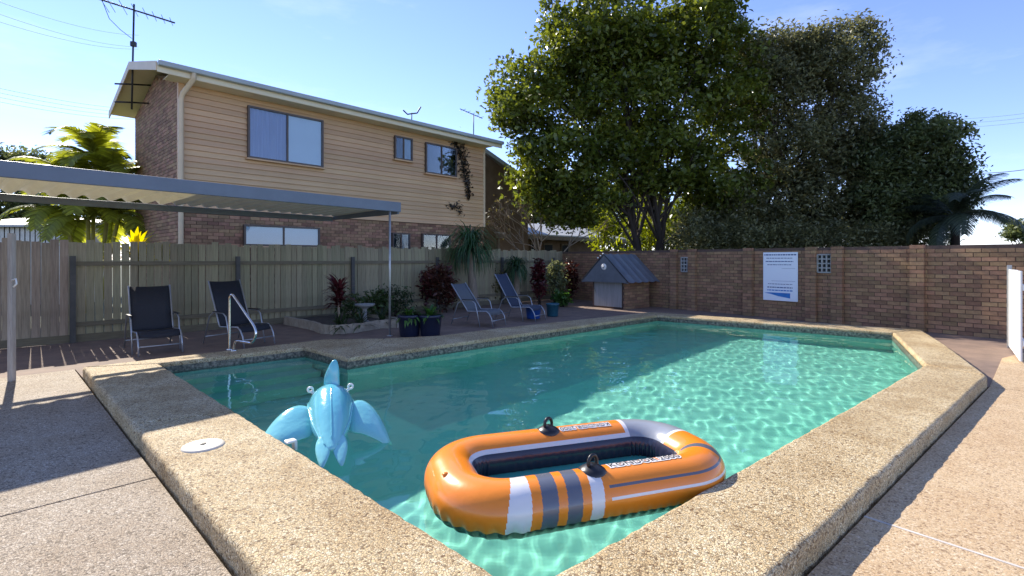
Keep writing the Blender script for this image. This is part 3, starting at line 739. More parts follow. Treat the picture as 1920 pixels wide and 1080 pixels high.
# safety sign
x0, zt = wx(1432, 472); x1, _ = wx(1497, 472); _, zb_ = wx(1464, 564)
zt = wx(1464, 473)[1]
sg = thing('safety_sign', 'white pool safety sign with blue wedge on the brick wall', 'sign', B0+WU*((x0+x1)/2)+WN*.014, wz+math.pi)
sw = abs(x0-x1); shh = zt-zb_
b = MB(); b.box2((-sw/2, -.018, zb_), (sw/2, -.002, zt)); b.build('board', M['signw'], sg, bevel=.006)
def line(u0, u1, v, h_, m='signd', gap=True):
    b = MB(); u = u0
    while u < u1:
        ln = random.uniform(.03, .09) if gap else u1-u0
        e2 = min(u+ln, u1); b.box2((-sw/2+sw*u, -.0205, zt-shh*(v+h_)), (-sw/2+sw*e2, -.0185, zt-shh*v)); u = e2+(.016 if gap else 1)
    b.build('print_line', M[m], sg)
for a in ((.04, .96, .04, .025), (.1, .86, .115, .014), (.08, .88, .18, .018), (.13, .82, .25, .014), (.55, .93, .33, .004, 'signd', False), (.25, .93, .59, .004, 'signd', False), (.15, .86, .65, .012), (.13, .86, .715, .02), (.13, .86, .775, .022, 'signb')): line(*a)
b = MB(); w_ = lambda u, v: (-sw/2+sw*u, zt-shh*v)
q_ = [w_(.03, .845), w_(.22, .835), w_(.79, .835), w_(.79, .94), w_(.45, .905), w_(.22, .865)]
b.loft([[(x, -.0185, z) for x, z in q_], [(x, -.0205, z) for x, z in q_]], sm=False); b.build('blue_wedge', M['signb'], sg)

# white fence panel at the right edge
wf0 = G(1893, 652); wfd = (G(1922, 692)-wf0); wfd.z = 0; wfd.normalize()
wf = thing('white_fence', 'white vertical board fence panel beside the brick wall', 'fence', wf0, math.atan2(wfd.y, wfd.x))
b = MB(); b.box2((0, -.012, .03), (.14, .012, 1.33)); bo = b.build('board', M['white'], wf, bevel=.004)
for k in range(1, 12): obj_copy(bo, wf, Matrix.Translation((.146*k, 0, random.uniform(-.008, .008))))
b = MB(); b.box2((0, .014, .25), (1.75, .05, .33)); b.build('rail', M['white'], wf)
b = MB(); b.box2((0, .014, 1.05), (1.75, .05, 1.13)); b.build('rail', M['white'], wf)
b = MB(); b.box2((-.07, -.03, 0), (-.01, .03, 1.4)); b.build('post', M['galv'], wf)

# ------------------------------------------------------------------ pump house
ph0, ph1 = G(1110, 575), G(1172, 580.5); pd = (ph1-ph0).normalized()
ph = thing('pump_house', 'little brick pump house with slate-blue gabled metal roof', 'shed', (ph0+ph1)/2, math.atan2(pd.y, pd.x))
pw, pdp, pe, pa = (ph1-ph0).length, 1.25, .9, 1.62
b = MB(); b.loft([[(-pw/2, y, 0), (pw/2, y, 0), (pw/2, y, pe), (0, y, pa-.07), (-pw/2, y, pe)] for y in (.03, pdp)], sm=False); b.build('wall_core', M['mortar'], ph)
bricks_on(pw, lambda x: pe, lambda b, a, c, z0, z1: b.box2((a-pw/2, 0, z0), (c-pw/2, .06, z1)), 'front_brick', ph, M['brick'], holes=[(.1, pw-.1, 0, .9)])
bricks_on(pdp, lambda x: pe, lambda b, a, c, z0, z1: b.box2((pw/2-.03, a, z0), (pw/2+.012, c, z1)), 'side_brick', ph, M['brick'])
b = MB(); b.box2((-pw/2+.11, -.025, .05), (pw/2-.11, -.003, .9)); dr_ = b.build('door', M['sheddoor'], ph, bevel=.004)
b = MB(); b.box2((-pw/2+.14, -.045, .45), (-pw/2+.17, -.027, .56)); b.build('handle', M['galv'], dr_)
for sgn in (-1, 1):
    vv = []; nn = 14
    for i in range(nn+1):
        y = -.22+(pdp+.4)*i/nn; dz = .025 if i % 3 == 0 else 0
        vv += [(0, y, pa+.03+dz), (sgn*(pw/2+.28), y, pe-.1+dz)]
    b = MB(); b.add(vv, [(2*i, 2*i+2, 2*i+3, 2*i+1) if sgn < 0 else (2*i, 2*i+1, 2*i+3, 2*i+2) for i in range(nn)]); b.build('roof_sheet', M['shedroof'], ph)
b = MB(); g3 = [(-pw/2-.26, pe-.12), (-pw/2-.05, pe-.12+.02), (pw/2+.05, pe-.1), (pw/2+.26, pe-.12), (0, pa+.01)]
b.loft([[(x, y, z) for x, z in g3] for y in (-.2, -.17)], sm=False); b.build('gable_board', M['shedroof'], ph)
b = MB(); b.lathe([(0, 0), (.095, 0), (.1, .012), (.08, .02), (0, .02)], (0, 0, 0), 20); gp_ = b.build('gable_disc', M['white'], ph); gp_.rotation_euler = (R(90), 0, 0); gp_.location = (0, -.2, 1.27)
b = MB(); b.lathe([(0, 0), (.04, 0), (.04, .008), (0, .008)], (0.0, -.01, .021), 12); b.build('dial', M['sheddoor'], gp_)
for k in range(3):
    b = MB(); b.lathe([(0, -.025), (.02, -.015), (.026, 0), (.02, .015), (0, .025)], (-.1*k-.02, -.22, pa+.05-k*.062*1.05), 10); b.build('roof_knob', M['white'], ph)

# ------------------------------------------------------------------ loungers (local: faces -y)
def lounger(name, label, loc, rz, sling, seatl=.52, back=.78, rec=32, group=None):
    t_ = thing(name, label, 'lounge chair', loc, rz, group)
    wd = .29; zs = .35; br = R(rec); by, bz = math.sin(br)*back, math.cos(br)*back
    def cloth(nm, pts):
        b = MB(); vv = []
        for (y, z) in pts:
            for i in range(7): u = -1+i/3; vv.append((u*(wd-.012), y, z-.012*(1-u*u)))
        b.add(vv, [(r*7+i, r*7+i+1, (r+1)*7+i+1, (r+1)*7+i) for r in range(len(pts)-1) for i in range(6)], 0, True)
        o = b.build(nm, sling, t_); so_ = o.modifiers.new('thick', 'SOLIDIFY'); so_.thickness = .008
        return o
    cloth('seat', [(-seatl-.05, zs-.08), (-seatl, zs-.005), (-seatl+.06, zs+.01), (-.3, zs), (-.1, zs-.02), (0, zs-.02)])
    cloth('backrest', [(.005, zs-.015), (.02+by*.1, zs+bz*.1), (.02+by*.5, zs+bz*.5), (.02+by, zs+bz)])
    for s in (-1, 1):
        x = s*wd
        b = MB(); b.tube([(x, -seatl-.14, 0), (x, -seatl-.1, .2), (x, -seatl-.04, zs-.05), (x, -seatl+.03, zs), (x, -.25, zs-.01), (x, 0, zs-.02), (x, .03, zs+.03), (x, .02+by, zs+bz+.01)], .013, 8); b.build('side_frame', M['chairframe'], t_)
        xo = s*(wd+.035)
        b = MB(); b.tube([(xo, -.34, 0), (xo, -.28, .3), (xo, -.22, .52), (xo, -.14, .575), (xo, .12, .58), (xo, .24, .5), (xo, .42, .02)], .012, 8); b.build('arm_frame', M['chairframe'], t_)
        b = MB(); b.box2((xo-.025, -.2, .585), (xo+.025, .12, .602)); b.build('armrest', M['black'], t_, bevel=.006)
    b = MB(); b.tube([(-wd, -seatl-.11, .14), (wd, -seatl-.11, .14)], .011, 8); b.build('stretcher', M['chairframe'], t_)
    b = MB(); b.tube([(-wd-.035, .37, .14), (wd+.035, .37, .14)], .011, 8); b.build('stretcher', M['chairframe'], t_)
    return t_
gC = 'sling lounge chairs round the pool'
v1 = (G(259, 669)+G(342, 660))/2; f1 = Vector((.7, -.714, 0))
lounger('lounge_chair', 'black sling lounge chair against the palings, striped by sunlight', v1-f1*.64, R(44.5), M['sling'], group=gC, rec=20, back=.74)
lounger('lounge_chair', 'black sling lounge chair behind the steel pool handrail', (-4.92, 9.12, 0), R(62), M['sling'], group=gC, rec=22, back=.82)
lounger('lounge_chair', 'grey sling lounge chair beside the two dark plant tubs', (-.86, 11.75, 0), R(62), M['sling_g'], group=gC, rec=36, back=.72)
lounger('lounge_chair', 'slate-blue sling lounge chair in front of the red-leaved plants', (.12, 12.75, 0), R(62), M['sling_b'], group=gC, rec=30, back=.9)

def tub(name, label, loc, r, h_, m, cat='tub', group=None):
    t_ = thing(name, label, cat, loc, 0, group)
    b = MB(); b.lathe([(0, 0), (r*.8, 0), (r*.84, .02), (r*.97, h_*.86), (r*1.05, h_*.88), (r*1.05, h_), (r*.95, h_), (r*.92, h_*.88), (0, h_*.86)], n=28); b.build('pot', m, t_)
    return t_
tub('plastic_tub', 'round blue plastic tub under the slate-blue lounge chair', G(1000, 597), .2, .32, M['blue'], 'tub')
tub('plastic_tub', 'small teal plastic tub beside the slate-blue lounge chair', G(1036, 593), .17, .34, M['teal'], 'tub')

# ------------------------------------------------------------------ pool handrail, skimmer lid, floating bit
hb0 = G(430.5, 655.5, CT)
hr = thing('pool_handrail', 'bent stainless steel handrail at the pool steps', 'handrail', hb0)
def hp(px, py, Y): return P(px, py, Y)-hb0
def smooth(pts, k=6):
    pts = [Vector(p) for p in pts]; out = []
    for i in range(len(pts)-1):
        p0, p1, p2, p3 = pts[max(i-1, 0)], pts[i], pts[i+1], pts[min(i+2, len(pts)-1)]
        for j in range(k):
            t_ = j/k; out.append(.5*((2*p1)+(-p0+p2)*t_+(2*p0-5*p1+4*p2-p3)*t_*t_+(-p0+3*p1-3*p2+p3)*t_**3))
    return out+[pts[-1]]
Yh = hb0.y
b = MB(); b.tube(smooth([(0, 0, -.01), hp(430.5, 620, Yh), hp(430.5, 568, Yh), hp(431.5, 556, Yh-.01), hp(436, 553, Yh-.04), hp(441, 559, Yh-.07), hp(462, 590, Yh-.24), hp(475, 609, Yh-.34), hp(480, 622, Yh-.38), hp(478, 634, Yh-.38), hp(472, 642.5, Yh-.35), hp(465, 642.5, Yh-.3), hp(447, 640, Yh-.14), hp(441, 642, Yh-.1), hp(439, 649, Yh-.09), hp(438.5, 655, Yh-.09)]), .019, 10); b.build('rail', M['steel'], hr)
for q_ in ((0, 0, 0), hp(438.5, 655, Yh-.09)):
    b = MB(); b.lathe([(.045, -.002), (.045, .008), (.02, .014)], (q_[0], q_[1], .002), 16); b.build('base_plate', M['steel'], hr)
lc = G(381, 836, CT)
ld = thing('skimmer_lid', 'round white skimmer lid set in the coping', 'lid', lc+Vector((0, 0, .002)))
b = MB(); b.lathe([(0, .011), (.115, .011), (.13, .009), (.142, 0), (.142, -.03)], n=36); b.build('disc', M['lid'], ld)
b = MB(); b.box2((-.012, -.02, .0125), (.012, .02, .016)); b.build('finger_hole', M['black'], ld)
wc = i0.lerp(i6, .46); tpx = Vector((G(543, 838, .1).x, G(543, 838, .1).y)); s_ = (tpx-i0).dot((i6-i0).normalized()); wc = i0+(i6-i0).normalized()*s_
inn = Vector((-dl.y, dl.x)); inn = inn if inn.x > 0 else -inn
vm = thing('hose_fitting', 'small white plastic fitting clipped on the inner coping edge by the dolphin', 'fitting', (wc.x+inn.x*.0, wc.y+inn.y*.0, CT), math.atan2(dl.y, dl.x))
b = MB(); b.box2((-.035, -.06, .002), (.035, .015, .022)); b.build('plate', M['white'], vm, bevel=.012)
b = MB(); b.box2((-.033, -.064, -.06), (.033, -.04, .01)); b.build('lip', M['white'], vm, bevel=.01)

# ------------------------------------------------------------------ inflatable boat
bc = Vector((.43, 3.39, 0)); brz = R(18.5)
boat = thing('inflatable_boat', 'orange inflatable boat with grey and white stripes floating in the pool', 'boat', bc, brz)
LB, WB, RB, ZB = 1.98, 1.07, .162, .112
ax, ay, cr_ = LB/2-RB, WB/2-RB, .29
def path(n):
    segs = []; out = []
    sx, sy = ax-cr_, ay-cr_
    qs = math.pi/2*cr_; per = 4*sx+4*sy+4*qs
    for i in range(n):
        s = per*i/n; 
        # start at front middle-left, travel +x along the front
        parts = [('l', (-sx, -ay), (1, 0), 2*sx), ('a', (sx, -ay+cr_), -90, qs), ('l', (ax, -sy), (0, 1), 2*sy), ('a', (sx, sy), 0, qs), ('l', (sx, ay), (-1, 0), 2*sx), ('a', (-sx, sy), 90, qs), ('l', (-ax, sy), (0, -1), 2*sy), ('a', (-sx, -sy), 180, qs)]
        for p in parts:
            if s <= p[3]+1e-9:
                if p[0] == 'l': out.append((p[1][0]+p[2][0]*s, p[1][1]+p[2][1]*s, -p[2][1], p[2][0])); 
                else:
                    a = R(p[2])+s/cr_; out.append((p[1][0]+cr_*math.cos(a), p[1][1]+cr_*math.sin(a), -math.cos(a), -math.sin(a)))
                break
            s -= p[3]
    return out, per          # x, y and inward normal
def tube_pt(c, v, off=0.0, wr=0.0):
    """v: 0 outward side, 90 top, 180 inward, in degrees"""
    a = R(v); r = RB+off+wr
    o = -math.cos(a)*r; return (c[0]+c[2]*(o), c[1]+c[3]*(o), ZB+math.sin(a)*r*.95)
NU, NV = 1100, 60
pc, per = path(NU)
LF = 2*(ax-cr_)
qs = math.pi/2*cr_
vv = []; ff = []; mi = []
for i, c in enumerate(pc):
    x_ = i*per/NU
    curv = 1 if not (0 < x_ < LF or LF+2*qs+2*(ay-cr_) < x_ < 2*LF+2*qs+2*(ay-cr_)) else 0
    for j in range(NV):
        v = 360*j/NV
        low = max(0, math.cos(R(v+35)))*max(0, -math.sin(R(v-25)))
        wr = .006*math.sin(i*.38)*(math.exp(-((v-330)/22)**2)*.9+math.exp(-((v-200)/25)**2)*.7)*(.4+curv)
        vv.append(tube_pt(c, v, 0, wr))
def boat_col(s, v):
    """0 orange 1 white 2 grey 3 black 4 dark inside 5 pale grey"""
    if 228 < v < 338: return 3
    if 152 < v <= 228: return 4
    if s < LF or s > per-.3:
        u = (s if s < LF else s-per)+(90-(v if v < 200 else v-360))*.0003
        for a, wd, k in ((-.05, .095, 1), (.105, .095, 2), (.255, .09, 2), (.4, .08, 1)):
            if a < u < a+wd and (v > 336 or v < 112): return k
    # thin outlines round the right-hand end
    e = LF+qs*.2
    if .5 < s < LF+qs*1.25:
        if 12 < v < 21: return 1
        if 36 < v < 43: return 2
    if LF+qs*.55 < s < LF+qs*.7 and 36 < v < 140: return 2
    m0 = LF+2*qs+2*(ay-cr_)
    if m0-qs*1.12 < s < m0+.02 and (v > 340 or v < 150): 
        return 1 if (s < m0-qs*1.05 or s > m0-.015) else 5
    if 140 < v <= 147 and (s > m0-qs*.2 or s < LF*.2): return 1
    return 0
for i in range(NU):
    for j in range(NV):
        ff.append((i*NV+j, i*NV+(j+1) % NV, ((i+1) % NU)*NV+(j+1) % NV, ((i+1) % NU)*NV+j))
        mi.append(boat_col((i+.5)*per/NU, 360*(j+.5)/NV))
def vinyl(n, c, r=.28): return mat(n, c, r, tuple(x*.93 for x in c), scale=5, bump=.12, bscale=16, coat=.3)
BM = [vinyl('orange_vinyl', (.93, .265, .018)), vinyl('white_vinyl', (.78, .75, .72)), vinyl('grey_vinyl', (.13, .14, .17)), vinyl('black_vinyl', (.014, .014, .017)), vinyl('navy_vinyl', (.02, .022, .045)), vinyl('pale_grey_vinyl', (.3, .32, .35))]
b = MB(); b.add(vv, ff, 0, True); b.mi = mi; b.f = [tuple(reversed(f)) for f in b.f]
b.build('side_tube', BM, boat)
# floor sheet
b = MB(); fl_ = [(c[0]+c[2]*.05, c[1]+c[3]*.05) for c in pc[::10]]
fm = vinyl('sea_green_floor', (.07, .42, .34)); b.prism(fl_, -.02, .05); b.build('floor', fm, boat)
# row-locks
def tp(s, v, off): 
    c = pc[int(round(s/per*NU)) % NU]; return Vector(tube_pt(c, v, off))
for s in (.46, LF+2*qs+2*(ay-cr_)+LF*.55):
    c = pc[int(round(s/per*NU)) % NU]; p0 = tp(s, 92, 0)
    b = MB(); b.lathe([(0, .03), (.03, .028), (.06, .01), (.085, -.006), (.085, -.03)], (0, 0, 0), 24); o = b.build('oarlock', M['black'], boat); o.location = p0
    b = MB(); b.tube([(0.035*math.cos(a)*1.0, 0, .035+.045*math.sin(a)) for a in np.linspace(-.5, math.pi+.5, 13)], .011, 8); o2 = b.build('ring', M['black'], o); o2.rotation_euler = (0, 0, R(20))
for s, v in ((LF+2*qs+2*(ay-cr_)+LF+qs+.2, 60), (LF+qs*1.0, 8)):
    b = MB(); b.lathe([(0, .012), (.016, .01), (.02, 0)], (0, 0, 0), 12); o = b.build('valve', BM[0] if v == 60 else M['black'], boat); o.location = tp(s, v, .0)
# grab rope loops hinted in the photo: printed lettering wrapped on the tubes
def lettering(txt, s0, vmid, size, flip=False):
    for off, m, nm, lift in ((.014, BM[1], 'lettering_outline', .003), (0, BM[3], 'lettering', .0045)):
        cu_ = bpy.data.curves.new('t', 'FONT'); cu_.body = txt; cu_.size = size; cu_.offset = off*size/.1; cu_.space_character = 1.0; cu_.resolution_u = 3
        to_ = bpy.data.objects.new('t', cu_); C.objects.link(to_); bpy.context.view_layer.update()
        me = bpy.data.meshes.new_from_object(to_.evaluated_get(bpy.context.evaluated_depsgraph_get()))
        bpy.data.objects.remove(to_); bpy.data.curves.remove(cu_)
        bm = bmesh.new(); bm.from_mesh(me); bmesh.ops.triangulate(bm, faces=bm.faces[:])
        for _ in range(4):
            es = [e for e in bm.edges if e.calc_length() > .02]
            if not es: break
            bmesh.ops.subdivide_edges(bm, edges=es, cuts=1); bmesh.ops.triangulate(bm, faces=bm.faces[:])
        for v in bm.verts:
            s = (s0+v.co.x) if not flip else (s0-v.co.x)
            ang = vmid+(v.co.y-size*.35)/RB*57.3*(1 if not flip else -1)
            fs = (s/per*NU) % NU; i0_ = int(fs); t_ = fs-i0_
            a, b_ = pc[i0_ % NU], pc[(i0_+1) % NU]; c = [a[k]*(1-t_)+b_[k]*t_ for k in range(4)]
            v.co = tube_pt(c, ang, lift)
        me2 = bpy.data.meshes.new(nm); bm.to_mesh(me2); bm.free(); me2.materials.append(m); bpy.data.meshes.remove(me)
        for p in me2.polygons: p.use_smooth = True
        o = bpy.data.objects.new(nm, me2); C.objects.link(o); o.parent = boat
lettering('KONDOR 2000', .57, 94, .074)
lettering('KONDOR 2000', LF+2*qs+2*(ay-cr_)+LF*.1, 102, .06)

# ------------------------------------------------------------------ inflatable dolphin (local +y away from the tail)
dt = G(622, 872)
dol = thing('inflatable_dolphin', 'light blue inflatable dolphin with spread flippers floating by the coping', 'pool toy', (dt.x, dt.y, 0), R(20))
dm = bpy.data.materials.new('dolphin_vinyl'); dm.use_nodes = True; t = dm.node_tree; bs = t.nodes['Principled BSDF']
bs.inputs['Roughness'].default_value = .16; bs.inputs['Coat Weight'].default_value = .5; bs.inputs['Coat Roughness'].default_value = .08
co = t.nodes.new('ShaderNodeTexCoord'); sx = t.nodes.new('ShaderNodeSeparateXYZ'); t.links.new(co.outputs['Object'], sx.inputs[0])
nz = t.nodes.new('ShaderNodeTexNoise'); nz.inputs['Scale'].default_value = 4; t.links.new(co.outputs['Object'], nz.inputs[0])
ad = t.nodes.new('ShaderNodeMath'); ad.operation = 'MULTIPLY_ADD'; ad.inputs[1].default_value = .12; t.links.new(nz.outputs[0], ad.inputs[0]); t.links.new(sx.outputs[2], ad.inputs[2])
rp = t.nodes.new('ShaderNodeValToRGB'); e = rp.color_ramp.elements; e[0].position = .08; e[0].color = (.27, .67, .65, 1); e[1].position = .42; e[1].color = (.14, .5, .58, 1)
t.links.new(ad.outputs[0], rp.inputs[0]); t.links.new(rp.outputs[0], bs.inputs['Base Color'])
bn = t.nodes.new('ShaderNodeTexNoise'); bn.inputs['Scale'].default_value = 22; t.links.new(co.outputs['Object'], bn.inputs[0]); bp = t.nodes.new('ShaderNodeBump'); bp.inputs['Strength'].default_value = .28; bp.inputs['Distance'].default_value = .01
t.links.new(bn.outputs[0], bp.inputs['Height']); t.links.new(bp.outputs[0], bs.inputs['Normal'])
sp = [(.0, .115, .02, .012), (.1, .135, .075, .05), (.22, .155, .115, .1), (.36, .18, .155, .15), (.52, .205, .18, .185), (.68, .215, .2, .21), (.84, .2, .195, .2), (.98, .165, .17, .17), (1.1, .125, .135, .13), (1.2, .095, .085, .075), (1.3, .08, .055, .045), (1.38, .07, .03, .025)]
spz = smooth([(a, b_, 0) for a, b_, _, _ in sp], 4); spr = smooth([(c, d, 0) for _, _, c, d in sp], 4)
rings = []
for p, r_ in zip(spz, spr):
    rings.append([(r_.x*.93*math.cos(a), p.x, p.y+r_.y*math.sin(a)) for a in np.linspace(0, 2*math.pi, 33)[:-1]])
b = MB(); b.loft(rings); b.f = [tuple(reversed(f)) for f in b.f]; b.build('body', dm, dol)
def fin(name, outline, thick, place):
    """outline: list of (u, v); puffed sheet"""
    b = MB(); n = len(outline); cxo = sum(p[0] for p in outline)/n; cyo = sum(p[1] for p in outline)/n
    lev = [(1, .004), (.93, .45), (.75, .8), (.45, 1), (.02, 1.05)]
    rr = [[place(cxo+(u-cxo)*k, cyo+(v-cyo)*k, thick*h_) for u, v in outline] for k, h_ in lev]
    r2 = [[place(cxo+(u-cxo)*k, cyo+(v-cyo)*k, -thick*h_) for u, v in outline] for k, h_ in lev]
    b.loft(list(reversed(r2))+rr); o = b.build(name, dm, dol)
    bm = bmesh.new(); bm.from_mesh(o.data); bmesh.ops.recalc_face_normals(bm, faces=bm.faces[:]); bm.to_mesh(o.data); bm.free()
    return o
fo = [(p.x, p.y) for p in smooth([(0, .06), (.1, .13), (.22, .15), (.34, .1), (.43, -.01), (.47, -.13), (.43, -.17), (.3, -.18), (.14, -.19), (.0, -.18), (0, .06)], 4)][:-1]
for s in (-1, 1):
    fin('flipper', fo, .035, lambda u, v, h_, s=s: Vector((s*(.14+u*(.7 if s > 0 else .92)), .6+v-u*.3, .21-.03*u/.45-.13*(u/.45)**2+h_+.55*v)))
do = [(p.x, p.y) for p in smooth([(0, 0), (.0, .1), (-.05, .22), (-.11, .3), (-.155, .2), (-.17, .08), (-.17, 0), (0, 0)], 4)][:-1]
fin('dorsal_fin', do, .045, lambda u, v, h_: Vector((h_*.8+.06*v-(u+.08)*.55, .9+u*.7+h_*.5, .37+v*.82)))
to2 = [(p.x, p.y) for p in smooth([(0, .06), (.06, .07), (.12, .0), (.13, -.1), (.09, -.24), (.05, -.2), (.012, -.08), (0, .06)], 4)][:-1]
for s in (-1, 1):
    fin('tail_fluke', to2, .016, lambda u, v, h_, s=s: Vector((s*(-.012+u*.95), .13+v*1.05, .165-u*.14+v*.5+h_)))
for s in (-1, 1):
    b = MB(); b.tube([(s*(r_.x*.93+.003)*math.cos(.25), p.x, p.y+r_.y*math.sin(.25)) for p, r_ in list(zip(spz, spr))[2:-2]], .006, 6); b.build('weld_seam', dm, dol)
b = MB(); b.tube([(0, p.x, p.y+r_.y+.001) for p, r_ in list(zip(spz, spr))[3:20]], .005, 6); b.build('weld_seam', dm, dol)
for s in (-1, 1):
    b = MB(); b.tube([(s*.12, .86, .3), (s*.15, .86, .335), (s*.155, .86, .34)], .014, 8); h_ = b.build('handle_stem', M['white'], dol)
    b = MB(); b.tube([(s*.168+.02*math.cos(a), .86, .358+.02*math.sin(a)) for a in np.linspace(0, 6.283, 15)], .01, 8); b.build('handle_ring', M['white'], h_)

# ------------------------------------------------------------------ garden
def blade_plant(rootname, label, loc, n, ln, wd, m, z0=.0, spread=.6, droop=.5, stem=None, cat='plant', group=None, seg=5, up=.5, zspread=0):
    """strap leaves rising from a point, each arching"""
    t_ = thing(rootname, label, cat, loc, 0, group)
    V = []; Fq = []
    for k in range(n):
        a = random.uniform(0, 6.283); el = random.uniform(up-.5, 1.45); l_ = ln*random.uniform(.7, 1.1); w_ = wd*random.uniform(.7, 1.15)
        d = Vector((math.cos(a), math.sin(a), 0)); sd = Vector((-d.y, d.x, 0)); p = Vector((random.gauss(0, .02), random.gauss(0, .02), z0-random.uniform(0, zspread)))
        b0_ = len(V); ang = el
        for i in range(seg+1):
            f = i/seg; wv = w_*(math.sin(math.pi*(.12+.86*f))**.8)*.5
            V += [p-sd*wv, p+sd*wv]
            ang -= droop*random.uniform(.7, 1.3)/seg*2*(.4+f)
            p = p+(d*math.cos(ang)*spread/.6+Vector((0, 0, math.sin(ang))))*(l_/seg)
        for i in range(seg): Fq.append((b0_+2*i, b0_+2*i+1, b0_+2*i+3, b0_+2*i+2))
    raw('foliage', [tuple(p) for p in V], Fq, m, t_, True)
    if stem:
        b = MB(); r0_, r1_, bend = stem; b.tube(smooth([(bend, 0, -.02), (bend*.8, .02, z0*.2), (bend*.3, 0, z0*.6), (0, 0, z0+.03)], 4), [r0_+(r1_-r0_)*(i/12) for i in range(13)], 10); b.build('trunk', M['bark_p'], t_)
    return t_
lm_red = leaf_mat('red_leaf', (.1, .02, .022), tr=.3, hue=.02); lm_crot = leaf_mat('croton_leaf', (.1, .035, .022), tr=.3, hue=.06)
lm_pony = leaf_mat('ponytail_leaf', (.055, .12, .045), tr=.3); lm_fern = leaf_mat('dark_fern', (.04, .07, .025), tr=.3); lm_pot = leaf_mat('pot_leaf', (.06, .14, .03), tr=.4)
lm_var = leaf_mat('variegated_leaf', (.2, .22, .1), tr=.35)
# raised bed with edging
e_pts = [G(584, 618), G(610, 626), G(660, 624), G(710, 616), G(745, 612)]
bx = [(p.x, p.y) for p in e_pts]
bed = thing('garden_bed', 'low raised garden bed with pale edging along the fence', 'garden bed', (bx[0][0], bx[0][1], 0))
back_ = [FA+FU*((Vector((p[0], p[1], 0))-FA).dot(FU)) for p in (bx[-1], bx[0])]
bkp = [(p.x+.15, p.y-.15) for p in back_]
b = MB(); b.prism(bx+bkp, 0, .12); b.build('soil', M['soil'], bed, True)
es = smooth([Vector((x, y, 0)) for x, y in [bkp[1]]+bx+[bkp[0]]], 5)
b = MB()
for i in range(len(es)-1):
    b.beam(es[i]+Vector((0, 0, .09)), es[i+1]+Vector((0, 0, .09)), .07, .18+.01*(i % 2))
b.build('edging', M['stone'], bed, True)
blade_plant('cordyline', 'red-leaved cordyline on a short stem in the raised bed', G(634, 612, .1), 90, .42, .07, lm_red, z0=.85, stem=(.025, .018, .02), zspread=.45)
for (px, py, lab) in ((640, 615, 'low dark green fern at the foot of the red cordyline'), (676, 612, 'low dark green fern at the foot of the bird bath'), (716, 605, 'low dark green fern beside the steel patio post')):
    blade_plant('fern', lab, G(px, py, .1), 60, .42, .03, lm_fern, z0=.02, group='ferns in the raised bed')
bbp = G(684, 606, .11)
bb = thing('bird_bath', 'small grey stone bird bath in the raised bed', 'bird bath', bbp)
b = MB(); b.lathe([(.11, 0), (.1, .04), (.05, .08), (.045, .3), (.08, .34), (.2, .38), (.22, .42), (.2, .42), (.1, .39), (0, .385)], n=24); b.build('bowl', M['terr'], bb)
for k, (px, lab) in enumerate(((768, 'dark blue plant tub with trailing leaves, closer to the raised bed'), (807, 'dark blue plant tub with upright leaves, closer to the grey lounger'))):
    tl_ = G(px, 630); tub('plant_tub', lab, tl_, .225, .42, M['tub'], 'plant tub')
    blade_plant('potted_plant', ('trailing green plant' if k == 0 else 'upright leafy green plant')+' growing in a dark blue tub', tl_+Vector((0, 0, .37)), 70, .34, .06, lm_pot, z0=.0, up=.7, droop=.7 if k else 1.0)
def shrub(name, label, loc, lobes, n, size, m, stems=4, group=None, asp=.4):
    t_ = thing(name, label, 'shrub', loc, 0, group); pts = []
    for (x, y, z, rx, ry, rz2, wgt) in lobes:
        k = int(n*wgt); u = rng.normal(size=(k, 3)); u /= np.linalg.norm(u, axis=1)[:, None]; r_ = rng.uniform(.15, 1, k)[:, None]**.5
        c_ = rng.normal(0, .18, (k, 3)); pts.append(np.array([x, y, z])+(u*r_+c_)*np.array([rx, ry, rz2]))
    pts = np.concatenate(pts); pts[:, 2] = np.maximum(pts[:, 2], .04)
    V, Fq = leaves(pts, size, aspect=asp); raw('foliage', V, Fq, m, t_)
    b = MB()
    for k in range(stems):
        l_ = lobes[k % len(lobes)]; b.tube([(random.gauss(0, .05), random.gauss(0, .05), -.02), (l_[0]*.5, l_[1]*.5, l_[2]*.5), (l_[0], l_[1], l_[2])], [.02, .014, .008], 6)
    b.build('stem', M['bark'], t_)
    return t_
shrub('croton_bush', 'bushy dark red croton between the tubs and the trunk of the taller ponytail palm', G(830, 586), [(-.1, 0, 1.0, .45, .4, .38, .6), (.1, .1, .55, .3, .3, .45, .4)], 900, .15, lm_crot)
shrub('dark_shrub', 'low dark shrub behind the dark plant tubs', G(742, 592), [(0, 0, .4, .5, .35, .4, 1)], 700, .1, lm_fern)
lm_mid = leaf_mat('mid_green_leaf', (.07, .11, .035), tr=.35)
shrub('leafy_shrub', 'green leafy shrub behind the red cordyline in the raised bed', G(655, 600, .1)+Vector((0, .3, 0)), [(0, 0, .3, .4, .25, .3, 1)], 420, .11, lm_mid)
shrub('leafy_shrub', 'green leafy shrub behind the bird bath', G(703, 598, .1)+Vector((0, .3, 0)), [(0, 0, .35, .35, .25, .35, 1)], 420, .12, lm_mid)
shrub('cordyline_bush', 'reddish bush against the palings behind the plant tubs', G(790, 584)+Vector((0, .3, 0)), [(0, 0, .7, .35, .3, .5, 1)], 480, .16, lm_red)
pt1 = G(893, 584)
blade_plant('ponytail_palm', 'taller ponytail palm with bulging pale trunk and drooping green crown', (pt1.x-.22, pt1.y+.6, 0), 520, 1.5, .03, lm_pony, z0=1.8, stem=(.2, .075, .12), droop=1.25, up=.6, seg=7, spread=.46, cat='palm')
pt2 = G(968, 575)
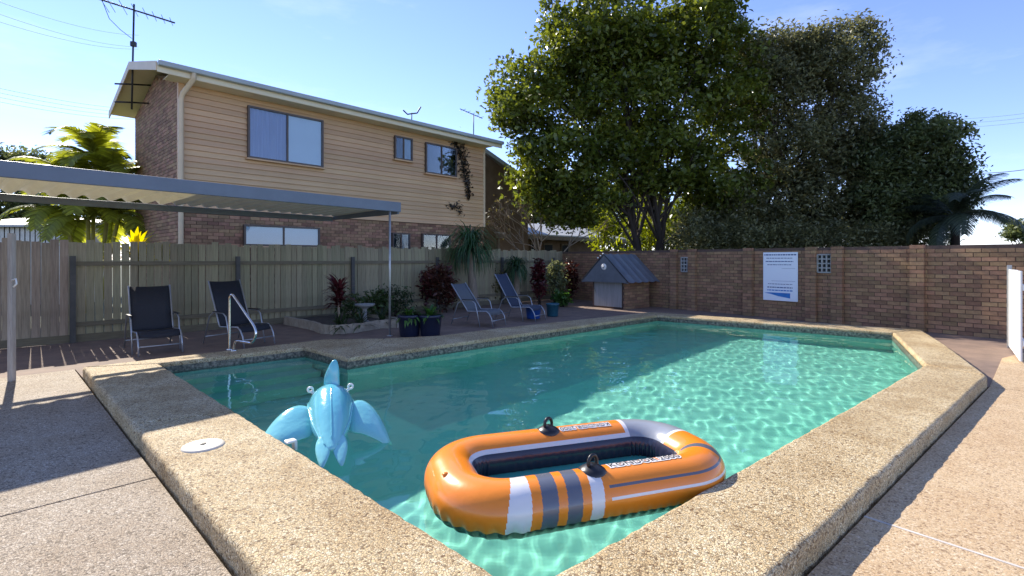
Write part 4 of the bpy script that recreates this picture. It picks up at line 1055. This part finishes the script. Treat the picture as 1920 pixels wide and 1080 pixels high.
blade_plant('ponytail_palm', 'shorter ponytail palm behind the slate-blue lounger', (pt2.x, pt2.y+.6, 0), 300, 1.0, .03, lm_pony, z0=1.15, stem=(.14, .06, .05), droop=1.25, up=.6, seg=7, spread=.36, cat='palm')
lm_dry = leaf_mat('olive_leaf', (.11, .1, .035), tr=.35)
shrub('olive_shrub', 'dry olive-coloured shrub between the two ponytail palms', G(925, 570), [(0, .2, .7, .5, .4, .6, 1)], 800, .15, lm_dry)
shrub('croton_bush', 'narrow upright dark red croton behind the teal tub', G(1010, 572), [(0, 0, .9, .22, .25, .65, 1)], 420, .17, lm_red)
shrub('variegated_shrub', 'pale variegated shrub between two dark red crotons', G(1043, 568), [(0, 0, .75, .4, .3, .55, 1), (0, 0, 1.25, .25, .2, .2, .3)], 600, .14, lm_var)
shrub('croton_bush', 'dark red croton beside the pump house', G(1070, 566), [(0, 0, .8, .28, .25, .6, 1)], 450, .17, lm_crot)
shrub('green_shrub', 'low bright green shrub in front of the variegated shrub', G(1052, 575), [(0, 0, .25, .3, .25, .25, 1)], 260, .16, lm_pot)
# bright yellow-green leaves standing above the fence
lm_yel = leaf_mat('yellow_leaf', (.4, .36, .03), tr=.6, hue=.015, noise=.25)
for k, (px, ln, lab) in enumerate(((268, .7, 'sunlit yellow-green bromeliad above the fence beside the golden palm'), (322, .5, 'sunlit yellow-green bromeliad above the fence under the downpipe'))):
    g = FA+FU*on_plane(FA, FU, px, 455)[0]; g = g+Vector((-.728, .685, 0))*.55
    blade_plant('bromeliad', lab, g, 70, ln, .09, lm_yel, z0=1.5, stem=(.05, .04, 0), droop=.5)

# ------------------------------------------------------------------ trees
def tree(name, label, base, lobes, n_clump, per_clump, size, m, trunks, bark, asp=.5, cl_r=.5, group=None, seed=1, limbs=26):
    rs = np.random.RandomState(seed); t_ = thing(name, label, 'tree', base, 0, group)
    vol = np.array([l[3]*l[4]*l[5] for l in lobes])**.75; vol /= vol.sum(); cl = []
    for l, wv in zip(lobes, vol):
        k = max(3, int(n_clump*wv)); u = rs.normal(size=(k, 3)); u /= np.linalg.norm(u, axis=1)[:, None]
        r_ = rs.uniform(.12, 1.0, k)[:, None]**.45
        cl.append(np.array(l[:3])+u*r_*np.array(l[3:6]))
    cl = np.concatenate(cl); pts = []
    for c in cl:
        k = int(per_clump*rs.uniform(.5, 1.5)); rad = cl_r*rs.uniform(.6, 1.25)
        pts.append(c+np.clip(rs.normal(0, .5, (k, 3)), -.85, .85)*rad*np.array([1, 1, .7]))
    pts = np.concatenate(pts)
    V, Fq = leaves(pts, size, flat=.15, aspect=asp, rs=rs); raw('crown', V, Fq, m, t_)
    b = MB(); tops = []
    for (bx_, by_, tx, ty, tz, r0_) in trunks:
        p0, p1 = Vector((bx_, by_, -.1)), Vector((tx, ty, tz)); mid = p0.lerp(p1, .5)+Vector((rs.normal(0, .12), rs.normal(0, .12), 0))
        ps = smooth([p0, mid, p1], 6); b.tube(ps, [r0_*(1-.6*i/(len(ps)-1)) for i in range(len(ps))], 10); tops.append((ps, r0_))
    for k in range(limbs):
        ps, r0_ = tops[k % len(tops)]; i = rs.randint(len(ps)//2, len(ps)); c = Vector(cl[rs.randint(len(cl))]); s0_ = ps[i]
        if c.z < s0_.z*.7: continue
        md = s0_.lerp(c, .5)+Vector((rs.normal(0, .15), rs.normal(0, .15), rs.uniform(0, .35)))
        q = smooth([s0_, md, c], 5); b.tube(q, [r0_*.38*(1-.85*j/(len(q)-1)) for j in range(len(q))], 6)
    b.build('trunk', bark, t_)
    return t_
lm_big = leaf_mat('glossy_green_leaf', (.12, .15, .028), tr=.4, rough=.32, hue=.03, noise=.55)
lm_gry = leaf_mat('olive_grey_leaf', (.165, .168, .075), tr=.35, rough=.45, hue=.02, noise=.45)
lm_drk = leaf_mat('dark_green_leaf', (.11, .135, .05), tr=.35, rough=.4)
def T(px, py, Y, b): p = P(px, py, Y); return (p.x-b.x, p.y-b.y, p.z)
tb = Vector((P(1218, 486, 19.5).x, 19.5, 0))
def lobe(px, py, rxp, ryp, Y, b, ry=None):
    x, y, z = T(px, py, Y, b); k = Y/F; return (x, y, z, rxp*k, ry if ry else rxp*k*.9, ryp*k)
tree('broadleaf_tree', 'large multi-stemmed broadleaf tree towering over the pump house', tb,
     [lobe(1110, 70, 120, 80, 19.5, tb), lobe(1300, 60, 105, 75, 19.8, tb), lobe(1000, 190, 85, 80, 19.2, tb), lobe(1180, 190, 150, 110, 19.6, tb, 2.2), lobe(1360, 180, 85, 100, 20, tb), lobe(1060, 300, 105, 75, 19, tb, 1.7), lobe(1230, 300, 120, 70, 19.8, tb, 1.8), lobe(1090, 372, 75, 36, 19, tb, 1.3), lobe(1350, 330, 85, 65, 20, tb, 1.5), lobe(960, 215, 45, 40, 19, tb), lobe(1330, 412, 66, 42, 20.5, tb, 1.2), lobe(1180, 120, 150, 70, 19.8, tb, 2), lobe(1010, 345, 60, 50, 19.2, tb, 1.1), lobe(1060, 405, 70, 25, 19.4, tb, 1.0)],
     1100, 64, .21, lm_big, [(-.15, 0, -.9, 0, 3.6, .17), (.0, .1, .1, .1, 4.4, .16), (.3, .05, .75, .2, 4.2, .12), (-.05, .3, -.5, .9, 4.0, .11)], M['bark'], asp=.55, cl_r=.58, seed=3, limbs=46)
tg = Vector((P(1452, 486, 20.5).x, 20.5, 0))
tree('olive_tree', 'wide olive-grey tree with open crown behind the safety sign', tg,
     [lobe(1560, 115, 85, 75, 20.5, tg), lobe(1450, 165, 90, 80, 20.8, tg), lobe(1425, 105, 62, 50, 20.4, tg), lobe(1490, 105, 60, 45, 20.6, tg), lobe(1620, 290, 55, 60, 20.2, tg, 1.1), lobe(1590, 235, 65, 75, 20.4, tg), lobe(1480, 290, 105, 80, 20.5, tg, 1.6), lobe(1400, 390, 75, 65, 20.2, tg, 1.2), lobe(1560, 380, 105, 75, 20.2, tg, 1.3), lobe(1330, 430, 55, 38, 19.6, tg, 1), lobe(1480, 430, 130, 45, 20.6, tg, 1.5), lobe(1640, 400, 70, 70, 20.4, tg, 1.3)],
     1350, 70, .17, lm_gry, [(0, 0, -.3, 0, 4.6, .2), (.1, 0, 1.4, .1, 5.2, .15)], M['bark'], asp=.4, cl_r=.6, seed=5, limbs=44)
td = Vector((P(1715, 486, 19).x, 19, 0))
tree('dark_tree', 'round dark green tree between the olive tree and the feathery palm', td,
     [lobe(1665, 310, 50, 60, 19.2, td), lobe(1730, 285, 72, 70, 19, td), lobe(1690, 380, 80, 80, 19, td, 1.2), lobe(1770, 350, 48, 75, 19, td, 1.0)],
     600, 66, .17, lm_drk, [(0, 0, .1, 0, 3.4, .16)], M['bark'], asp=.42, cl_r=.5, seed=8, limbs=20)
tf = Vector((P(1922, 486, 45).x, 45, 0))
tree('distant_tree', 'small distant tree beyond the white fence', tf, [lobe(1915, 432, 28, 20, 45, tf)], 60, 40, .3, lm_drk, [(0, 0, 0, 0, 3.2, .15)], M['bark'], cl_r=.6, seed=9, limbs=6)
tl2 = Vector((P(15, 486, 24).x, 24, 0))
tree('background_tree', 'dark leafy tree behind the patio cover beside the metal shed', tl2, [lobe(-10, 300, 60, 30, 24, tl2), lobe(30, 385, 70, 45, 24, tl2), lobe(70, 300, 36, 16, 24, tl2), lobe(200, 400, 60, 40, 23, tl2)], 230, 50, .22, lm_drk, [(0, 0, 0, 0, 4, .18)], M['bark'], cl_r=.5, seed=12, limbs=14)
th = Vector((P(1090, 486, 36).x, 36, 0))
tree('background_tree', 'broad dark tree rising behind the low bungalow', th, [lobe(930, 400, 70, 60, 36, th), lobe(1050, 395, 90, 70, 37, th), lobe(1170, 410, 90, 70, 36, th), lobe(1300, 430, 90, 50, 37, th), lobe(1420, 440, 90, 40, 37, th)], 420, 46, .42, lm_drk, [(0, 0, 0, 0, 5, .25)], M['bark'], cl_r=1.1, seed=21, limbs=14)
# leafy screen behind the trunks, lit from behind
lm_bam = leaf_mat('bamboo_leaf', (.2, .24, .035), tr=.58, hue=.02, noise=.35)
bs_ = Vector((P(1190, 486, 23.5).x, 23.5, 0))
bam = thing('bamboo_clump', 'sunlit yellow-green bamboo clump seen between the dark trunks', 'bamboo', bs_)
pts = []
m_cane = mat('bamboo_cane', (.35, .33, .06), .5, (.22, .2, .04), scale=4)
for k in range(18):
    x0_ = random.uniform(-1.9, 2.1); y0_ = random.uniform(-.6, .6); h_ = random.uniform(3.2, 5.6); lx = random.gauss(0, .4)
    b = MB(); b.tube(smooth([(x0_, y0_, 0), (x0_+lx*.3, y0_, h_*.5), (x0_+lx, y0_+.1, h_)], 4), .035, 7); b.build('cane', m_cane, bam)
    kk = 170; zz = rng.uniform(.5, 1.05, kk)*h_; pts.append(np.stack([x0_+lx*zz/h_+rng.normal(0, .35, kk), y0_+rng.normal(0, .35, kk), zz], 1))
V, Fq = leaves(np.concatenate(pts), .34, aspect=.2, droop=1.2); raw('foliage', V, Fq, lm_bam, bam)
# understorey behind the brick wall
tu = Vector((P(1600, 486, 19.0).x, 18.2, 0))
shrub('understorey_hedge', 'tangled olive shrubs showing above the brick wall below the olive tree', tu, [(x, 0, 2.1, 1.1, .5, .8, .2) for x in (-6, -4.4, -2.8, -1.2, .4, 2)], 9000, .15, lm_gry, stems=12)
# bare frangipani-like shrub in front of the neighbouring unit
bsb = Vector((P(1018, 486, 20.3).x, 20.3, 0))
bare = thing('bare_shrub', 'bare pale-branched shrub in front of the neighbouring unit', 'shrub', bsb)
b = MB(); tips = []
def branch(p, d, l_, r_, lv):
    q = p+d*l_; md = p.lerp(q, .5)+Vector((random.gauss(0, .05), random.gauss(0, .05), random.gauss(0, .03)))*l_
    b.tube(smooth([p, md, q], 3), [r_*(1-.35*i/6) for i in range(7)], 6)
    if lv == 0: tips.append(q); return
    for k in range(3 if random.random() < .6 else 2):
        nd = (d+Vector((random.gauss(0, .55), random.gauss(0, .45), random.uniform(-.05, .45)))).normalized(); branch(q, nd, l_*random.uniform(.62, .85), r_*.66, lv-1)
for k in range(3): branch(Vector((random.gauss(0, .1), random.gauss(0, .1), 0)), Vector((random.gauss(-.1, .25), random.gauss(0, .2), 1)).normalized(), 1.35, .06, 5)
b.build('branches', M['bark_p'], bare)
sel = [t_ for t_ in tips if random.random() < .35]
pp = np.concatenate([np.array(t_)+rng.normal(0, .09, (3, 3)) for t_ in sel]); V, Fq = leaves(pp, .16, aspect=.3); raw('foliage', V, Fq, lm_dry, bare)

# palms with feather fronds, one object per frond
def frond_mesh(ln, nl, ll, droop, m, wd=.03, sag=.5, up=.6):
    V = []; Fq = []; p = Vector((0, 0, 0)); ang = up; pr = []; st_ = 16
    for i in range(st_+1):
        pr.append((p.copy(), ang)); ang -= droop/st_*(.5+1.2*i/st_); p = p+Vector((math.cos(ang), 0, math.sin(ang)))*(ln/st_)
    rb = MB(); rb.tube([q for q, _ in pr], [.022*(1-.85*i/st_) for i in range(st_+1)], 5, cap=False)
    V = list(rb.v); Fq = list(rb.f)
    for k in range(nl):
        f = .12+.88*k/nl; i = min(int(f*st_), st_-1); q = pr[i][0].lerp(pr[i+1][0], f*st_-i); an_ = pr[i][1]
        l_ = ll*(math.sin(math.pi*(.15+.8*f))**.7)*random.uniform(.85, 1.1); fw = Vector((math.cos(an_), 0, math.sin(an_)))
        for s in (-1, 1):
            d = (fw*.55+Vector((0, s, 0))*.8+Vector((0, 0, .15))).normalized(); b0_ = len(V); c = q.copy(); sd = fw.cross(d).normalized().cross(d).normalized()
            for j in range(4):
                g = j/3; w_ = wd*(1-.75*g*g); V += [tuple(c-sd*w_/2), tuple(c+sd*w_/2)]; d = (d+Vector((0, 0, -sag*.45))).normalized(); c = c+d*(l_/3)
            for j in range(3): Fq.append((b0_+2*j, b0_+2*j+1, b0_+2*j+3, b0_+2*j+2))
    me = bpy.data.meshes.new('frond'); me.from_pydata(V, [], Fq); me.materials.append(m); me.polygons.foreach_set('use_smooth', [True]*len(Fq)); me.update()
    return me
def palm(name, label, base, crowns, m, ln, nl, ll, wd, n, stem_r, bark, droop=1.9, sag=.5, seed=1, els=(.0, 1.35)):
    rs = random.Random(seed); t_ = thing(name, label, 'palm', base)
    ms = [frond_mesh(ln, nl, ll, droop*k, m, wd, sag) for k in (.8, 1, 1.2)]
    for (x, y, z) in crowns:
        b = MB(); b.tube(smooth([(x*.3, y*.3, -.05), (x*.6, y*.6, z*.5), (x, y, z)], 5), stem_r, 10); b.build('trunk', bark, t_)
        for k in range(n):
            o = bpy.data.objects.new('frond', rs.choice(ms)); C.objects.link(o); o.parent = t_
            a = 6.283*k/n+rs.uniform(-.3, .3); o.matrix_basis = Matrix.Translation((x, y, z-.03)) @ Matrix.Rotation(a, 4, 'Z') @ Matrix.Rotation(-rs.uniform(*els)+.6, 4, 'Y') @ Matrix.Scale(rs.uniform(.8, 1.1), 4)
    return t_
lm_gold = leaf_mat('golden_palm_leaf', (.25, .28, .05), tr=.55, hue=.015, noise=.3)
gb = Vector((P(170, 486, 14.6).x, 14.6, 0))
def TT(px, py, Y, b): return T(px, py, Y, b)
palm('golden_palm', 'golden cane palm with arching yellow-green fronds beside the house gable', gb, [TT(178, 296, 14.6, gb), TT(212, 330, 14.4, gb), TT(138, 340, 14.8, gb), TT(120, 395, 14.4, gb), TT(225, 400, 14.2, gb), TT(165, 410, 14.0, gb)], lm_gold, 1.6, 36, .5, .055, 12, .05, m_cane, droop=1.8, sag=.45, seed=2, els=(.15, 1.45))
lm_pd = leaf_mat('dark_palm_leaf', (.045, .06, .035), tr=.35)
pb = Vector((P(1795, 486, 17.2).x, 17.2, 0))
palm('feather_palm', 'dark feathery palm leaning out past the end of the brick wall', pb, [TT(1790, 405, 17.2, pb)], lm_pd, 2.1, 46, .6, .035, 15, .13, M['bark'], droop=1.5, sag=.8, seed=4, els=(-.1, 1.3))

# ------------------------------------------------------------------ overhead wires
def wire(label, a, b_, sag, group, r=.012):
    a, b_ = Vector(a), Vector(b_); n = 20; pts = []
    for i in range(n+1):
        f = i/n; p = a.lerp(b_, f); p.z -= sag*4*f*(1-f); pts.append(p)
    m = MB(); m.tube(pts, r, 5); o = m.build('overhead_wire', M['wire']); tag(o, label, 'wire', group)
for k in range(3):
    wire('thin high overhead wire in the sky beside the tall antenna', P(-60, (-18, 5, 22)[k], 30), P(260, (66, 88, 92)[k], 62), .6, 'high overhead wires by the antenna')
for k in range(4):
    wire('low overhead wire in the sky above the golden palm', P(-60, 152+9*k, 30), P(300, 205+6*k, 60), .5, 'low overhead wires above the golden palm')
for k in range(3):
    wire('pale overhead wire in the sky to the side of the dark tree', P(1990, 203+8*k, 40), P(1700, 218+8*k, 75), .6, 'overhead wires beside the dark tree')
wire('black service cable in the sky just above the feathery palm', P(1990, 306, 24), P(1780, 322, 34), .25, None, r=.02)
